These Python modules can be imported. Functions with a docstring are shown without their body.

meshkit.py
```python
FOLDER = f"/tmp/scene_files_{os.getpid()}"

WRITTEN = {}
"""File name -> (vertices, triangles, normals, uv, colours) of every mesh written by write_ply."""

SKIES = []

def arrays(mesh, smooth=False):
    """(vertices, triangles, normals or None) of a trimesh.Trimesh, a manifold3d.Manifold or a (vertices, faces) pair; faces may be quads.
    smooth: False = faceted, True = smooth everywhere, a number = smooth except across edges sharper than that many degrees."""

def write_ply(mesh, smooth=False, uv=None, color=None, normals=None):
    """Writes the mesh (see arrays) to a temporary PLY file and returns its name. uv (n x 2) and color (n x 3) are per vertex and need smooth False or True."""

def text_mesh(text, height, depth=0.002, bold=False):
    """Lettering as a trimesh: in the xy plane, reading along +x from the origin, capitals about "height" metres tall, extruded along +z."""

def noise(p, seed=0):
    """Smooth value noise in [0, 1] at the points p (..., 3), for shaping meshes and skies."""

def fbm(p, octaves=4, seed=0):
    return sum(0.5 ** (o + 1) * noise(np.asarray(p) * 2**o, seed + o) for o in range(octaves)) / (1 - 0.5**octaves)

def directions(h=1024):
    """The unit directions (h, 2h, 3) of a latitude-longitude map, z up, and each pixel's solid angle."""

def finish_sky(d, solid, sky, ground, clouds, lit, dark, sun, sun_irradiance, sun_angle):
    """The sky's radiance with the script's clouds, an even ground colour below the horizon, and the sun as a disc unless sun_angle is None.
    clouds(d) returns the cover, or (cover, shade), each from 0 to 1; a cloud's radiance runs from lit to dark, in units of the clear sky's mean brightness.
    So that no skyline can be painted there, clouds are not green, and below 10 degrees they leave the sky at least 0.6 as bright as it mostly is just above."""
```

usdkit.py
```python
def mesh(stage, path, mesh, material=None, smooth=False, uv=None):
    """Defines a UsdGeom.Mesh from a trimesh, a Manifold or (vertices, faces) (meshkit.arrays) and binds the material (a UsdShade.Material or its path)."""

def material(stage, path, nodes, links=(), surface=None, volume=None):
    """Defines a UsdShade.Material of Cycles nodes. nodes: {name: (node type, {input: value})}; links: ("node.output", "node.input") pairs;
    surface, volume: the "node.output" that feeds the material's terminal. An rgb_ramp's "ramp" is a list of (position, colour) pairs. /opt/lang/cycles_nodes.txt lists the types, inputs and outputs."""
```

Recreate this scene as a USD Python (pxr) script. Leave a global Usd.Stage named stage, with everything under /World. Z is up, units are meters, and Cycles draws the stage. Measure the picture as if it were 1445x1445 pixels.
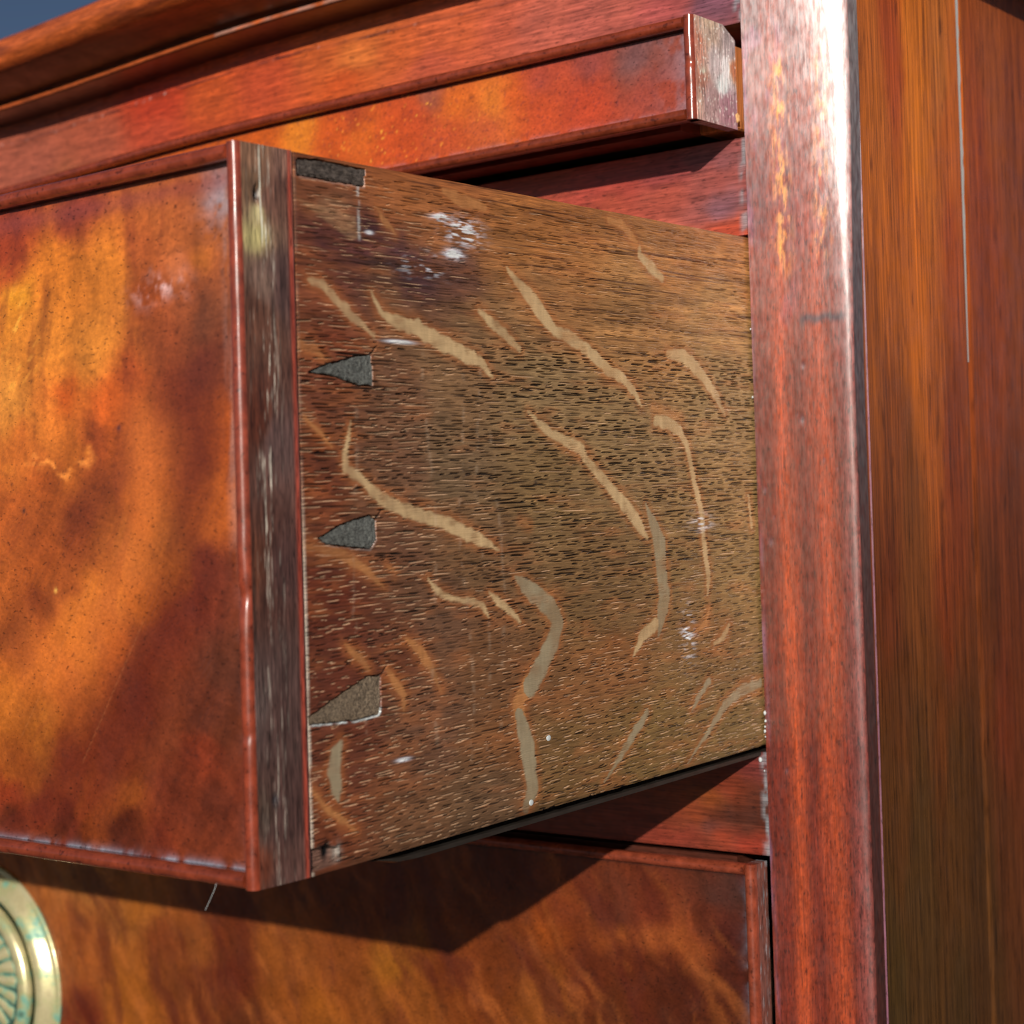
import math
import numpy as np
import usdkit
from meshkit import noise, fbm
from pxr import Gf, Sdf, Usd, UsdGeom, UsdLux, UsdShade, Vt

stage = Usd.Stage.CreateInMemory()
UsdGeom.SetStageUpAxis(stage, UsdGeom.Tokens.z)
UsdGeom.SetStageMetersPerUnit(stage, 1.0)
UsdGeom.Xform.Define(stage, '/World')
rng = np.random.default_rng(7)

# ------------------------------------------------------------------ camera, sky, sun, exposure
EXPOSURE = -0.3
SKY = 0.05
SUN = 1.25
SUN_DIR = np.array([0.4923, -0.8201, 0.2915]); SUN_DIR /= np.linalg.norm(SUN_DIR)
CAM = dict(pos=(0.22025, -0.37195, 0.06138), right=(0.78380641, 0.6200176, -0.03500986), up=(0.02757891, 0.02156693, 0.99938695),
           fwd=(-0.620392551, 0.784291429, 0.000195114))
cam = UsdGeom.Camera.Define(stage, '/World/camera')
R_, U_, F_, C_ = (np.array(CAM[k]) for k in ('right', 'up', 'fwd', 'pos'))
m4 = Gf.Matrix4d(*[float(x) for row in (list(R_) + [0], list(U_) + [0], list(-F_) + [0], list(C_) + [1]) for x in row])
cam.AddTransformOp().Set(m4)
cam.CreateHorizontalApertureAttr(36.0); cam.CreateVerticalApertureAttr(36.0)
cam.CreateFocalLengthAttr(36.0 * 2537.6 / 1445)
cam.CreateFStopAttr(27.0); cam.CreateFocusDistanceAttr(0.375)
cam.CreateClippingRangeAttr(Gf.Vec2f(0.01, 1000))
cam.CreateExposureAttr(EXPOSURE)

el = math.asin(SUN_DIR[2]); rot = math.atan2(SUN_DIR[0], SUN_DIR[1])
dome = UsdLux.DomeLight.Define(stage, '/World/sky')
skym = usdkit.material(stage, '/World/Looks/sky', {
    's': ('sky_texture', {'sky_type': 'single_scattering', 'sun_disc': False, 'air_density': 0.5, 'aerosol_density': 0.9, 'sun_elevation': el, 'sun_rotation': rot}),
    'b': ('background_shader', {'strength': SKY})}, [('s.color', 'b.color')], surface='b.background')
UsdShade.MaterialBindingAPI.Apply(dome.GetPrim()).Bind(skym)
dome.GetPrim().SetCustomDataByKey('kind', 'structure')
sun = UsdLux.DistantLight.Define(stage, '/World/sun')
sun.CreateNormalizeAttr(True); sun.CreateIntensityAttr(SUN); sun.CreateAngleAttr(0.55); sun.CreateColorAttr(Gf.Vec3f(1, .95, .87))
zz = SUN_DIR; xx = np.cross([0, 0, 1.0], zz); xx /= np.linalg.norm(xx); yy = np.cross(zz, xx)
sun.AddTransformOp().Set(Gf.Matrix4d(*[float(v) for row in (list(xx) + [0], list(yy) + [0], list(zz) + [0], [0, 0, 0, 1]) for v in row]))

# ------------------------------------------------------------------ dimensions (metres), x along the front, y into the chest, z up
MM = 0.001
D = 0.1660          # how far the drawer is pulled out (to its cockbead)
T = 0.0135          # thickness of the drawer front
H = 0.125           # height of the open drawer
LEAN = 0.00143      # the drawer front leans back a little
BW, BP = 0.0027, 0.0031   # cockbead width and projection
W = 0.0266         # width of the stile
G0 = 0.0006
DS, ZS0, ZS1 = 0.0212, 0.1502, 0.1742
DL, ZL = 0.0065, -0.0238
XL = -0.0005
LEFT = -0.62        # left end of the chest
DEPTH = 0.42
ZBOT = -0.20
ZRAIL = 0.2017      # underside of the cornice

# ------------------------------------------------------------------ features of the surfaces, in millimetres on each surface
FLECKS = [
    (0, [((-148.9),(102.9),(0.55)),((-146.1),(102.6),(0.81)),((-142.0),(99.9),(0.75)),((-138.0),(97.3),(0.82)),((-132.4),(94.2),(0.32))]),
    (0, [((-133.0),(101.9),(0.26)),((-130.5),(98.7),(0.64)),((-127.3),(97.1),(0.97)),((-120.1),(96.2),(1.45)),((-114.0),(94.0),(1.27)),((-106.8),(92.2),(1.36)),((-101.7),(90.7),(1.03)),((-98.2),(88.1),(0.35))]),
    (0, [((-101.6),(100.7),(0.48)),((-97.8),(98.5),(0.9)),((-93.7),(96.5),(0.91)),((-89.1),(93.8),(0.35))]),
    (0, [((-92.3),(109.5),(0.28)),((-89.4),(107.3),(0.78)),((-85.4),(104.8),(1.57)),((-81.9),(101.8),(1.51)),((-77.5),(98.3),(1.09)),((-71.8),(96.8),(1.25)),((-64.9),(94.4),(1.04)),((-58.9),(90.9),(1.13)),((-53.5),(89.3),(0.99)),((-49.9),(86.8),(0.85)),((-46.8),(83.8),(0.31))]),
    (0, [((-45.5),(118.1),(0.54)),((-45.4),(116.4),(0.7)),((-41.1),(114.3),(1.41)),((-37.0),(112.3),(0.71))]),
    (1, [((-56.5),(123.0),(0.69)),((-52.0),(122.7),(0.85)),((-48.4),(120.6),(0.93)),((-46.5),(119.5),(0.39))]),
    (0, [((-35.2),(95.5),(0.87)),((-28.8),(95.0),(1.44)),((-23.4),(92.4),(1.38)),((-18.7),(88.9),(1.14)),((-14.7),(85.6),(0.91)),((-12.4),(82.1),(0.25))]),
    (0, [((-87.2),(81.5),(0.28)),((-83.6),(79.3),(0.64)),((-79.3),(77.0),(0.87)),((-73.8),(75.3),(1.1)),((-69.7),(74.0),(1.11)),((-67.8),(71.6),(0.89)),((-63.4),(68.8),(1.12)),((-58.2),(64.8),(1.06)),((-53.4),(61.4),(1.45)),((-49.3),(57.8),(1.3)),((-46.2),(54.6),(0.39))]),
    (0, [((-41.2),(80.4),(1.02)),((-35.9),(80.0),(1.42)),((-31.9),(78.3),(1.03)),((-29.2),(75.3),(0.8)),((-27.7),(71.2),(0.8)),((-26.5),(66.7),(0.8)),((-25.0),(62.8),(0.97)),((-23.5),(58.2),(0.81)),((-23.5),(53.2),(0.81)),((-22.6),(48.3),(0.89)),((-21.9),(45.2),(0.73)),((-22.8),(40.9),(0.24))]),
    (2, [((-46.3),(62.1),(0.31)),((-44.0),(58.0),(1.32)),((-41.5),(53.8),(1.95)),((-41.4),(50.3),(1.79)),((-40.9),(45.4),(1.71)),((-40.3),(41.3),(1.87)),((-41.3),(39.2),(1.87)),((-42.0),(36.7),(1.32)),((-43.1),(33.4),(0.39))]),
    (0, [((-44.0),(35.9),(1.24)),((-49.4),(33.5),(1.15)),((-53.2),(29.7),(0.3))]),
    (0, [((-139.3),(78.6),(0.25)),((-140.2),(75.4),(0.5)),((-141.2),(72.8),(0.75)),((-141.0),(70.2),(0.81)),((-137.6),(68.7),(0.82)),((-133.9),(66.0),(0.89)),((-130.0),(63.7),(1.09)),((-124.7),(62.4),(1.17)),((-118.6),(60.7),(1.12)),((-113.4),(59.7),(1.2)),((-106.8),(57.3),(1.22)),((-101.7),(55.5),(0.82)),((-98.3),(54.3),(0.21))]),
    (1, [((-151.1),(79.1),(0.37)),((-147.8),(76.6),(0.49)),((-144.4),(74.0),(0.19))]),
    (1, [((-152.4),(91.5),(0.73)),((-147.9),(90.8),(0.74)),((-145.4),(89.3),(0.25))]),
    (1, [((-151.7),(57.0),(0.55)),((-144.2),(55.5),(0.68)),((-140.2),(54.0),(0.81)),((-135.9),(51.6),(0.76)),((-131.9),(48.6),(0.19))]),
    (0, [((-119.4),(49.4),(0.26)),((-116.5),(46.9),(0.66)),((-112.3),(45.3),(0.53)),((-106.8),(44.7),(0.54)),((-103.9),(43.5),(0.61)),((-101.8),(41.6),(0.27))]),
    (0, [((-101.4),(46.0),(0.27)),((-99.5),(44.5),(0.76)),((-97.3),(43.3),(0.9)),((-91.9),(39.6),(0.28))]),
    (2, [((-93.0),(48.5),(0.42)),((-90.4),(46.8),(1.41)),((-87.0),(44.8),(1.77)),((-82.0),(41.9),(1.72)),((-79.8),(38.7),(1.65)),((-81.7),(35.0),(1.72)),((-85.3),(30.6),(1.84)),((-89.7),(26.7),(1.89))]),
    (1, [((-89.6),(27.6),(1.68)),((-93.7),(23.6),(1.53)),((-93.2),(20.6),(1.67))]),
    (2, [((-93.4),(21.5),(1.39)),((-91.5),(15.5),(1.88)),((-90.6),(10.6),(1.75)),((-89.9),(6.6),(1.54)),((-92.4),(2.6),(0.97))]),
    (1, [((-126.5),(39.0),(0.32)),((-123.6),(37.3),(0.91)),((-121.0),(34.6),(0.98)),((-118.0),(30.7),(0.66)),((-116.9),(28.4),(0.2))]),
    (1, [((-131.9),(34.3),(0.25)),((-129.6),(31.2),(0.96)),((-127.4),(28.6),(0.84)),((-127.5),(26.1),(0.26))]),
    (1, [((-142.7),(39.0),(0.25)),((-140.1),(37.3),(0.81)),((-136.8),(34.5),(0.57))]),
    (2, [((-144.3),(22.1),(0.49)),((-145.8),(20.1),(1.23)),((-146.3),(17.1),(1.47)),((-145.8),(14.3),(1.23)),((-145.5),(12.3),(0.37))]),
    (1, [((-151.9),(14.7),(0.36)),((-148.6),(11.4),(0.55)),((-145.0),(8.9),(0.74)),((-141.2),(6.1),(0.25))]),
    (2, [((-48.8),(16.9),(0.76)),((-52.5),(14.1),(0.99)),((-56.5),(11.1),(0.9)),((-61.2),(7.3),(0.6)),((-65.7),(4.2),(0.22))]),
    (2, [((-23.2),(21.4),(0.64)),((-28.2),(18.0),(0.64)),((-30.7),(15.5),(0.24))]),
    (2, [((-0.9),(18.7),(1.0)),((-9.4),(17.7),(1.07)),((-17.2),(15.1),(0.89)),((-22.3),(11.1),(0.72)),((-33.5),(4.0),(0.24))]),
    (0, [((-13.7),(33.6),(0.41)),((-16.1),(31.2),(0.73)),((-20.5),(29.6),(0.4))]),
    (0, [((-3.1),(63.3),(0.42)),((-2.0),(56.0),(0.59))]),
    (1, [((-111.0),(122.7),(0.61)),((-105.2),(121.5),(1.3)),((-98.7),(121.1),(0.7))]),
    (1, [((-130.8),(117.3),(0.26)),((-128.3),(115.2),(0.84)),((-125.9),(113.4),(0.26))]),
    (1, [((-42.2),(83.3),(0.47)),((-37.2),(81.9),(0.71)),((-30.9),(80.9),(0.4))]),
    (1, [((-22.4),(37.6),(0.4)),((-23.8),(34.5),(0.72)),((-27.5),(33.2),(0.4))]),
    (1, [((-130.8),(52.6),(0.19)),((-128.7),(51.4),(0.32))]),
    (1, [((-90.8),(59.6),(0.21)),((-88.3),(58.7),(0.35))]),
]
PINS = [[(-149.7,86.9),(-144.7,88.6),(-142.7,88.9),(-137.4,90.3),(-133.9,90.6),(-133.5,87.9),(-133.6,85.1),(-137.3,85.1),(-142.9,86.4)],[(-148.3,58.0),(-142.9,60.2),(-138.7,61.1),(-135.4,61.7),(-133.9,60.9),(-133.9,57.3),(-135.3,55.8),(-141.0,56.3),(-146.3,57.0)],[(-152.1,27.3),(-143.9,30.5),(-137.0,33.0),(-133.7,32.8),(-134.0,26.9),(-134.4,26.0),(-140.0,25.6),(-151.8,26.1)],[(-151.1,123.8),(-146.3,124.2),(-133.9,124.0),(-134.2,121.0),(-139.3,121.0),(-151.3,121.0)]]
CHIP = [(-152.5,4.7),(-149.4,4.8),(-145.6,3.9),(-145.4,1.4),(-147.2,1.0),(-152.9,0.5)]
TONES = {
    'oak': [(-148.3,119.5,120,75,48,(3.7)),(-141.3,117.9,140,105,75,(2.3)),(-116.4,120.8,140,85,45,(8.0)),(-81.5,120.5,150,95,48,(10.1)),(-31.8,121.0,165,110,60,(9.6)),(-7.8,118.3,160,110,62,(8.4)),(-141.7,110.3,80,45,40,(3.8)),(-130.6,110.1,75,42,42,(4.5)),(-121.1,108.4,72,45,45,(4.0)),(-109.0,106.1,95,60,45,(4.1)),(-145.5,105.0,115,65,40,(3.7)),(-149.4,97.3,105,60,38,(3.7)),(-146.0,93.8,112,58,36,(3.1)),(-125.3,101.5,110,75,48,(3.9)),(-82.2,107.5,140,95,55,(7.2)),(-46.8,105.6,150,105,60,(9.3)),(-11.7,106.4,155,115,68,(10.0)),(-96.4,99.4,120,85,52,(5.6)),(-110.0,86.4,120,88,58,(6.8)),(-126.3,83.3,105,72,50,(5.2)),(-146.6,82.7,112,66,44,(3.7)),(-149.1,67.9,118,64,38,(4.3)),(-148.4,46.9,98,48,30,(4.9)),(-143.8,33.0,95,50,34,(5.0)),(-83.6,84.5,125,98,64,(8.6)),(-54.0,76.2,128,100,64,(9.1)),(-9.9,86.6,140,112,72,(8.3)),(-8.1,66.7,135,105,64,(8.3)),(-110.9,70.2,104,80,55,(8.1)),(-79.9,65.8,115,88,54,(8.6)),(-126.9,71.6,105,72,50,(5.2)),(-127.8,54.7,98,65,45,(5.2)),(-103.4,52.4,105,75,48,(6.8)),(-63.8,44.8,108,80,48,(8.9)),(-33.6,47.9,120,92,55,(6.3)),(-9.6,43.5,125,98,58,(6.6)),(-116.6,41.0,95,65,45,(6.6)),(-100.3,30.2,100,66,40,(6.9)),(-65.0,25.5,120,78,44,(7.4)),(-22.8,31.2,115,84,48,(6.4)),(-11.2,20.4,110,85,50,(6.6)),(-78.4,9.4,102,74,42,(7.2)),(-44.6,9.6,105,80,44,(7.7)),(-15.2,7.6,104,82,46,(6.5)),(-121.6,23.0,98,66,46,(6.5)),(-105.9,7.6,92,66,44,(6.8)),(-140.7,22.7,95,52,35,(5.0)),(-145.1,7.1,105,58,36,(4.9)),(-126.5,5.4,100,68,44,(6.4)),(-128.8,35.4,92,52,34,(4.5)),(-101.0,17.9,110,70,40,(4.1)),(-61.9,34.2,112,72,38,(4.5))],
    'eg': [(-161.7,117.9,105,80,60,(1.4)),(-161.8,109.6,165,155,105,(1.1)),(-158.2,115.9,100,70,58,(1.7)),(-160.6,113.3,170,160,115,(1.0)),(-154.3,118.8,85,58,48,(1.5)),(-161.1,123.3,115,85,65,(1.7)),(-154.9,122.4,125,92,78,(1.7)),(-162.8,95.3,85,55,42,(1.7)),(-159.2,101.5,110,88,76,(1.4)),(-155.9,101.7,72,52,48,(1.7)),(-162.8,77.5,82,42,28,(1.7)),(-158.0,75.1,82,62,58,(1.9)),(-163.2,53.8,80,46,32,(1.7)),(-157.9,53.5,68,46,42,(1.9)),(-163.5,30.1,78,64,60,(1.6)),(-158.1,29.5,66,48,44,(2.1)),(-163.2,12.3,66,50,42,(1.4)),(-157.8,11.5,66,46,42,(2.1)),(-165.3,3.2,105,55,38,(1.4)),(-156.6,1.7,80,56,50,(1.9))],
    'mf': [(-65.0,117.5,160,65,40,(5.3)),(-45.9,117.8,140,60,48,(3.9)),(-63.4,107.9,240,165,50,(3.5)),(-65.9,102.8,235,150,55,(2.9)),(-52.6,109.4,220,130,50,(6.5)),(-38.5,105.3,215,130,55,(5.1)),(-55.4,96.5,225,140,60,(7.9)),(-41.1,94.0,220,140,65,(5.1)),(-34.8,99.8,205,125,60,(3.8)),(-27.4,110.4,190,100,60,(3.1)),(-18.9,111.8,180,100,60,(3.7)),(-17.4,105.5,185,110,90,(2.2)),(-11.8,107.3,190,110,55,(1.4)),(-27.0,101.6,165,80,45,(3.1)),(-15.9,99.2,150,80,55,(3.7)),(-10.6,96.3,130,75,60,(2.4)),(-21.7,93.6,140,70,45,(3.7)),(-31.6,86.9,165,75,40,(3.1)),(-12.8,87.9,120,60,50,(3.0)),(-20.4,83.6,135,62,40,(3.7)),(-56.0,86.0,225,130,60,(5.3)),(-64.6,86.6,225,150,75,(5.4)),(-37.7,82.2,200,95,40,(3.8)),(-50.8,85.6,200,90,35,(2.9)),(-8.1,75.5,200,100,40,(2.4)),(-10.3,68.4,215,115,50,(2.7)),(-14.1,63.6,205,110,50,(2.7)),(-17.3,72.3,160,80,45,(3.1)),(-28.4,74.1,165,85,45,(3.1)),(-42.1,76.0,150,70,38,(3.2)),(-48.3,73.7,190,105,45,(2.3)),(-44.2,74.2,215,130,55,(1.2)),(-56.9,70.1,170,85,40,(3.3)),(-65.2,75.8,200,110,50,(4.0)),(-67.6,72.6,220,130,60,(1.6)),(-38.6,66.9,130,62,36,(3.2)),(-30.9,64.1,180,95,45,(3.1)),(-23.5,60.2,175,100,50,(3.1)),(-20.1,53.9,205,115,50,(3.1)),(-33.2,56.6,165,95,50,(3.2)),(-46.9,62.0,120,55,34,(2.9)),(-57.5,59.6,160,80,40,(3.3)),(-67.0,63.8,175,90,45,(3.4)),(-51.7,50.3,150,75,40,(2.6)),(-58.3,44.9,115,50,30,(2.4)),(-66.2,39.5,120,55,32,(2.0)),(-41.6,47.7,205,120,55,(3.9)),(-29.8,49.0,195,105,48,(3.1)),(-50.1,41.1,200,115,50,(3.9)),(-38.1,38.7,175,85,40,(3.2)),(-58.9,34.3,190,105,45,(4.0)),(-69.2,25.9,205,120,50,(3.4)),(-11.0,53.8,115,52,42,(2.4)),(-14.9,47.8,105,45,38,(2.7)),(-22.5,42.8,125,55,38,(3.1)),(-11.8,38.1,95,50,42,(3.0)),(-26.6,36.5,125,58,36,(3.1)),(-15.7,31.8,100,48,38,(3.1)),(-30.8,30.0,100,45,35,(2.8)),(-48.6,30.7,165,85,42,(3.9)),(-59.6,22.3,205,125,48,(4.0)),(-68.6,16.4,180,100,42,(3.4)),(-51.4,17.5,150,72,35,(3.3)),(-39.1,20.8,125,58,36,(3.2)),(-25.4,24.0,120,58,40,(3.1)),(-16.3,22.0,125,52,36,(2.5)),(-35.5,14.6,160,85,40,(2.3)),(-47.6,12.5,145,70,34,(2.4)),(-22.2,14.2,110,48,35,(2.5)),(-13.1,13.7,105,48,38,(2.2)),(-60.3,10.3,110,45,30,(2.4)),(-70.1,9.6,125,50,30,(2.5)),(-69.2,6.2,78,34,22,(1.6)),(-52.0,6.9,78,32,22,(1.8)),(-35.8,7.6,80,34,24,(1.8)),(-26.3,6.5,110,45,32,(1.5)),(-10.6,27.2,110,55,42,(1.7))],
    'sf': [(-148.1,169.9,200,95,35,(5.9)),(-128.6,167.8,225,135,50,(4.8)),(-115.3,165.7,200,90,40,(5.7)),(-107.5,163.5,210,105,45,(4.7)),(-92.4,161.1,200,85,45,(5.5)),(-87.3,164.0,190,80,50,(4.6)),(-72.8,165.3,215,110,50,(3.6)),(-61.2,164.2,225,130,60,(3.9)),(-54.4,164.0,205,95,50,(3.5)),(-63.7,159.3,195,95,65,(3.2)),(-45.6,162.5,200,85,55,(4.3)),(-45.4,167.6,170,75,70,(3.8)),(-30.6,161.6,190,75,55,(4.7)),(-30.3,167.5,150,75,85,(3.4)),(-16.3,159.1,165,75,70,(4.1)),(-18.0,167.0,125,85,105,(3.3)),(-77.9,157.0,190,85,55,(4.5)),(-109.8,169.6,175,75,50,(3.8)),(-82.2,169.6,160,90,85,(3.3))],
    'ss': [(-18.4,168.0,150,95,75,(1.7)),(-17.5,160.0,135,90,75,(1.7)),(-13.7,170.5,150,130,115,(2.0)),(-11.0,164.4,150,140,140,(2.3)),(-7.3,164.2,225,235,235,(1.2)),(-8.2,159.9,175,190,190,(1.5)),(-13.1,155.7,130,105,105,(2.0)),(-4.9,170.4,120,110,110,(1.7)),(-6.9,155.1,120,85,95,(1.7)),(-19.3,154.8,150,120,105,(1.3)),(-2.8,164.1,130,75,45,(0.8)),(-13.5,173.8,160,140,120,(1.3)),(-16.7,161.7,165,165,150,(0.8))],
    'rail1': [(-289.2,185.4,165,85,70,(9.5)),(-251.2,186.7,175,85,65,(9.1)),(-266.4,179.7,170,90,65,(7.0)),(-215.8,192.3,185,60,35,(8.8)),(-216.2,185.7,190,75,50,(6.6)),(-189.7,190.1,200,85,40,(7.5)),(-161.9,191.6,190,75,45,(7.2)),(-138.5,193.6,195,90,45,(6.0)),(-124.8,190.0,205,110,55,(5.9)),(-130.6,185.1,195,80,35,(5.0)),(-108.8,188.1,205,95,50,(5.8)),(-88.3,190.0,205,95,60,(5.7)),(-98.6,184.3,190,85,65,(5.7)),(-73.6,189.0,195,90,70,(5.6)),(-59.5,188.1,190,95,85,(5.5)),(-39.4,185.9,180,90,85,(5.3)),(-20.3,183.9,170,80,85,(3.4)),(-8.1,181.4,130,80,105,(2.5))],
    'rail2': [(-75.6,146.3,170,75,65,(5.6)),(-61.4,146.2,180,80,65,(4.6)),(-41.2,143.4,175,70,65,(5.3)),(-41.4,138.0,180,80,65,(4.5)),(-22.0,144.1,150,65,70,(3.1)),(-24.3,137.5,175,80,70,(3.5)),(-13.6,146.4,135,75,85,(2.4)),(-9.9,138.9,160,80,80,(2.7)),(-14.2,132.7,165,85,85,(2.7)),(-18.4,130.6,205,100,85,(2.4)),(-6.3,128.2,195,80,60,(2.4)),(-5.7,143.5,150,85,95,(1.7)),(-8.1,133.6,140,90,110,(2.4))],
    'side': [(15.8,169.2,150,80,35,(3.4)),(27.0,171.2,140,62,30,(4.3)),(38.1,166.3,165,90,30,(4.4)),(54.5,169.1,150,85,40,(4.5)),(40.7,149.3,165,90,28,(5.3)),(57.2,151.6,150,75,30,(4.6)),(17.7,146.0,150,80,30,(4.2)),(19.7,124.4,145,75,25,(5.1)),(38.9,126.3,155,80,25,(5.3)),(57.4,128.2,135,60,25,(3.6)),(85.8,178.2,120,60,32,(5.8)),(98.1,157.3,110,52,25,(5.9)),(76.1,144.9,125,55,25,(3.8)),(80.6,117.4,115,50,20,(5.7)),(36.8,100.0,150,78,25,(5.2)),(13.8,95.5,120,62,25,(3.3)),(43.1,79.3,130,65,25,(5.3)),(19.6,75.5,105,52,22,(4.2)),(78.0,87.3,110,48,22,(4.7)),(54.0,61.6,105,45,20,(5.4)),(29.1,51.6,95,50,22,(4.3)),(88.7,49.7,85,38,18,(4.7)),(16.5,35.3,85,38,18,(4.2)),(47.5,33.3,98,42,18,(4.4)),(72.6,24.3,80,38,18,(4.6)),(18.4,11.7,75,40,20,(4.2)),(41.1,4.0,82,42,20,(4.3)),(79.8,1.3,85,36,20,(4.6)),(47.5,-18.0,68,40,20,(7.0)),(16.4,-13.3,70,40,20,(5.0)),(76.9,-31.9,70,36,20,(5.5)),(25.7,-40.2,62,40,22,(6.7)),(65.7,-57.4,60,36,20,(7.2)),(13.0,-57.7,55,38,20,(4.9)),(47.4,-69.4,55,36,20,(5.2))],
    'rail3': [(-3.7,-1.2,110,45,45,(2.4)),(-11.9,-6.8,125,52,35,(2.8)),(-16.0,-10.6,140,68,34,(2.4)),(-4.0,-8.0,95,42,28,(2.4)),(-8.1,-13.4,85,42,34,(2.4)),(-20.4,-16.1,130,58,35,(2.4)),(-26.7,-20.1,125,50,40,(2.8)),(-12.4,-18.9,150,60,42,(1.7)),(-4.5,-19.9,150,55,42,(1.7)),(-16.3,-17.5,105,55,52,(2.1))],
    'lf': [(-250.8,-51.9,200,130,75,(5.7)),(-223.2,-58.0,205,125,60,(6.7)),(-251.9,-72.6,195,110,60,(6.9)),(-237.2,-61.8,205,130,70,(4.5)),(-213.6,-65.8,165,85,50,(4.4)),(-197.4,-66.0,175,100,55,(4.8)),(-231.5,-85.8,195,115,50,(5.6)),(-253.1,-93.4,130,55,40,(3.5)),(-204.6,-82.1,150,80,45,(4.8)),(-184.6,-62.3,130,62,38,(4.7)),(-182.2,-74.8,120,52,36,(3.8)),(-163.5,-64.0,175,100,50,(5.2)),(-161.2,-76.1,170,95,45,(5.2)),(-176.6,-86.7,125,65,40,(3.8)),(-147.0,-80.2,190,110,45,(4.1)),(-137.8,-64.8,165,90,45,(5.1)),(-116.0,-60.1,185,115,45,(3.9)),(-111.4,-73.1,175,100,48,(4.9)),(-95.7,-63.2,150,75,35,(4.8)),(-86.3,-73.3,155,80,36,(3.8)),(-75.7,-53.2,140,70,38,(4.7)),(-61.4,-45.9,185,95,42,(3.7)),(-56.6,-39.9,155,75,45,(3.3)),(-66.8,-63.1,150,85,38,(4.6)),(-50.5,-53.6,125,58,38,(4.5)),(-43.7,-47.4,170,88,48,(2.5)),(-41.0,-36.5,130,65,50,(2.5)),(-30.3,-35.3,135,62,45,(3.2)),(-39.2,-43.3,190,105,60,(1.8)),(-26.4,-41.9,185,100,58,(2.8)),(-18.4,-46.1,165,85,48,(2.8)),(-14.0,-37.0,125,60,48,(2.7)),(-9.8,-31.4,100,60,60,(2.4)),(-8.2,-41.4,100,45,42,(2.4)),(-35.4,-55.2,120,55,34,(3.5)),(-22.9,-57.0,100,46,32,(3.5)),(-8.8,-55.1,95,42,32,(2.7)),(-44.4,-65.3,115,58,34,(3.6)),(-131.2,-42.1,140,70,38,(6.0)),(-92.1,-40.0,140,70,38,(5.7)),(-79.5,-31.2,120,55,35,(4.7))],
}
DENTS = [(14.1, 93.5, .55, .35), (13.4, 81.0, .7, .4), (2.8, 64.8, .5, .35), (3.9, 52.4, .7, .4), (18.7, 71.2, .45, .25), (6.0, -1.8, .4, .3), (12.2, 82.0, .3, .2), (22.0, 68.9, .3, .2), (5, 58, .35, .2)]

def lin(c):
    c = np.asarray(c, float) / 255.0
    return np.where(c <= 0.04045, c / 12.92, ((c + 0.055) / 1.055) ** 2.4)


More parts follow.
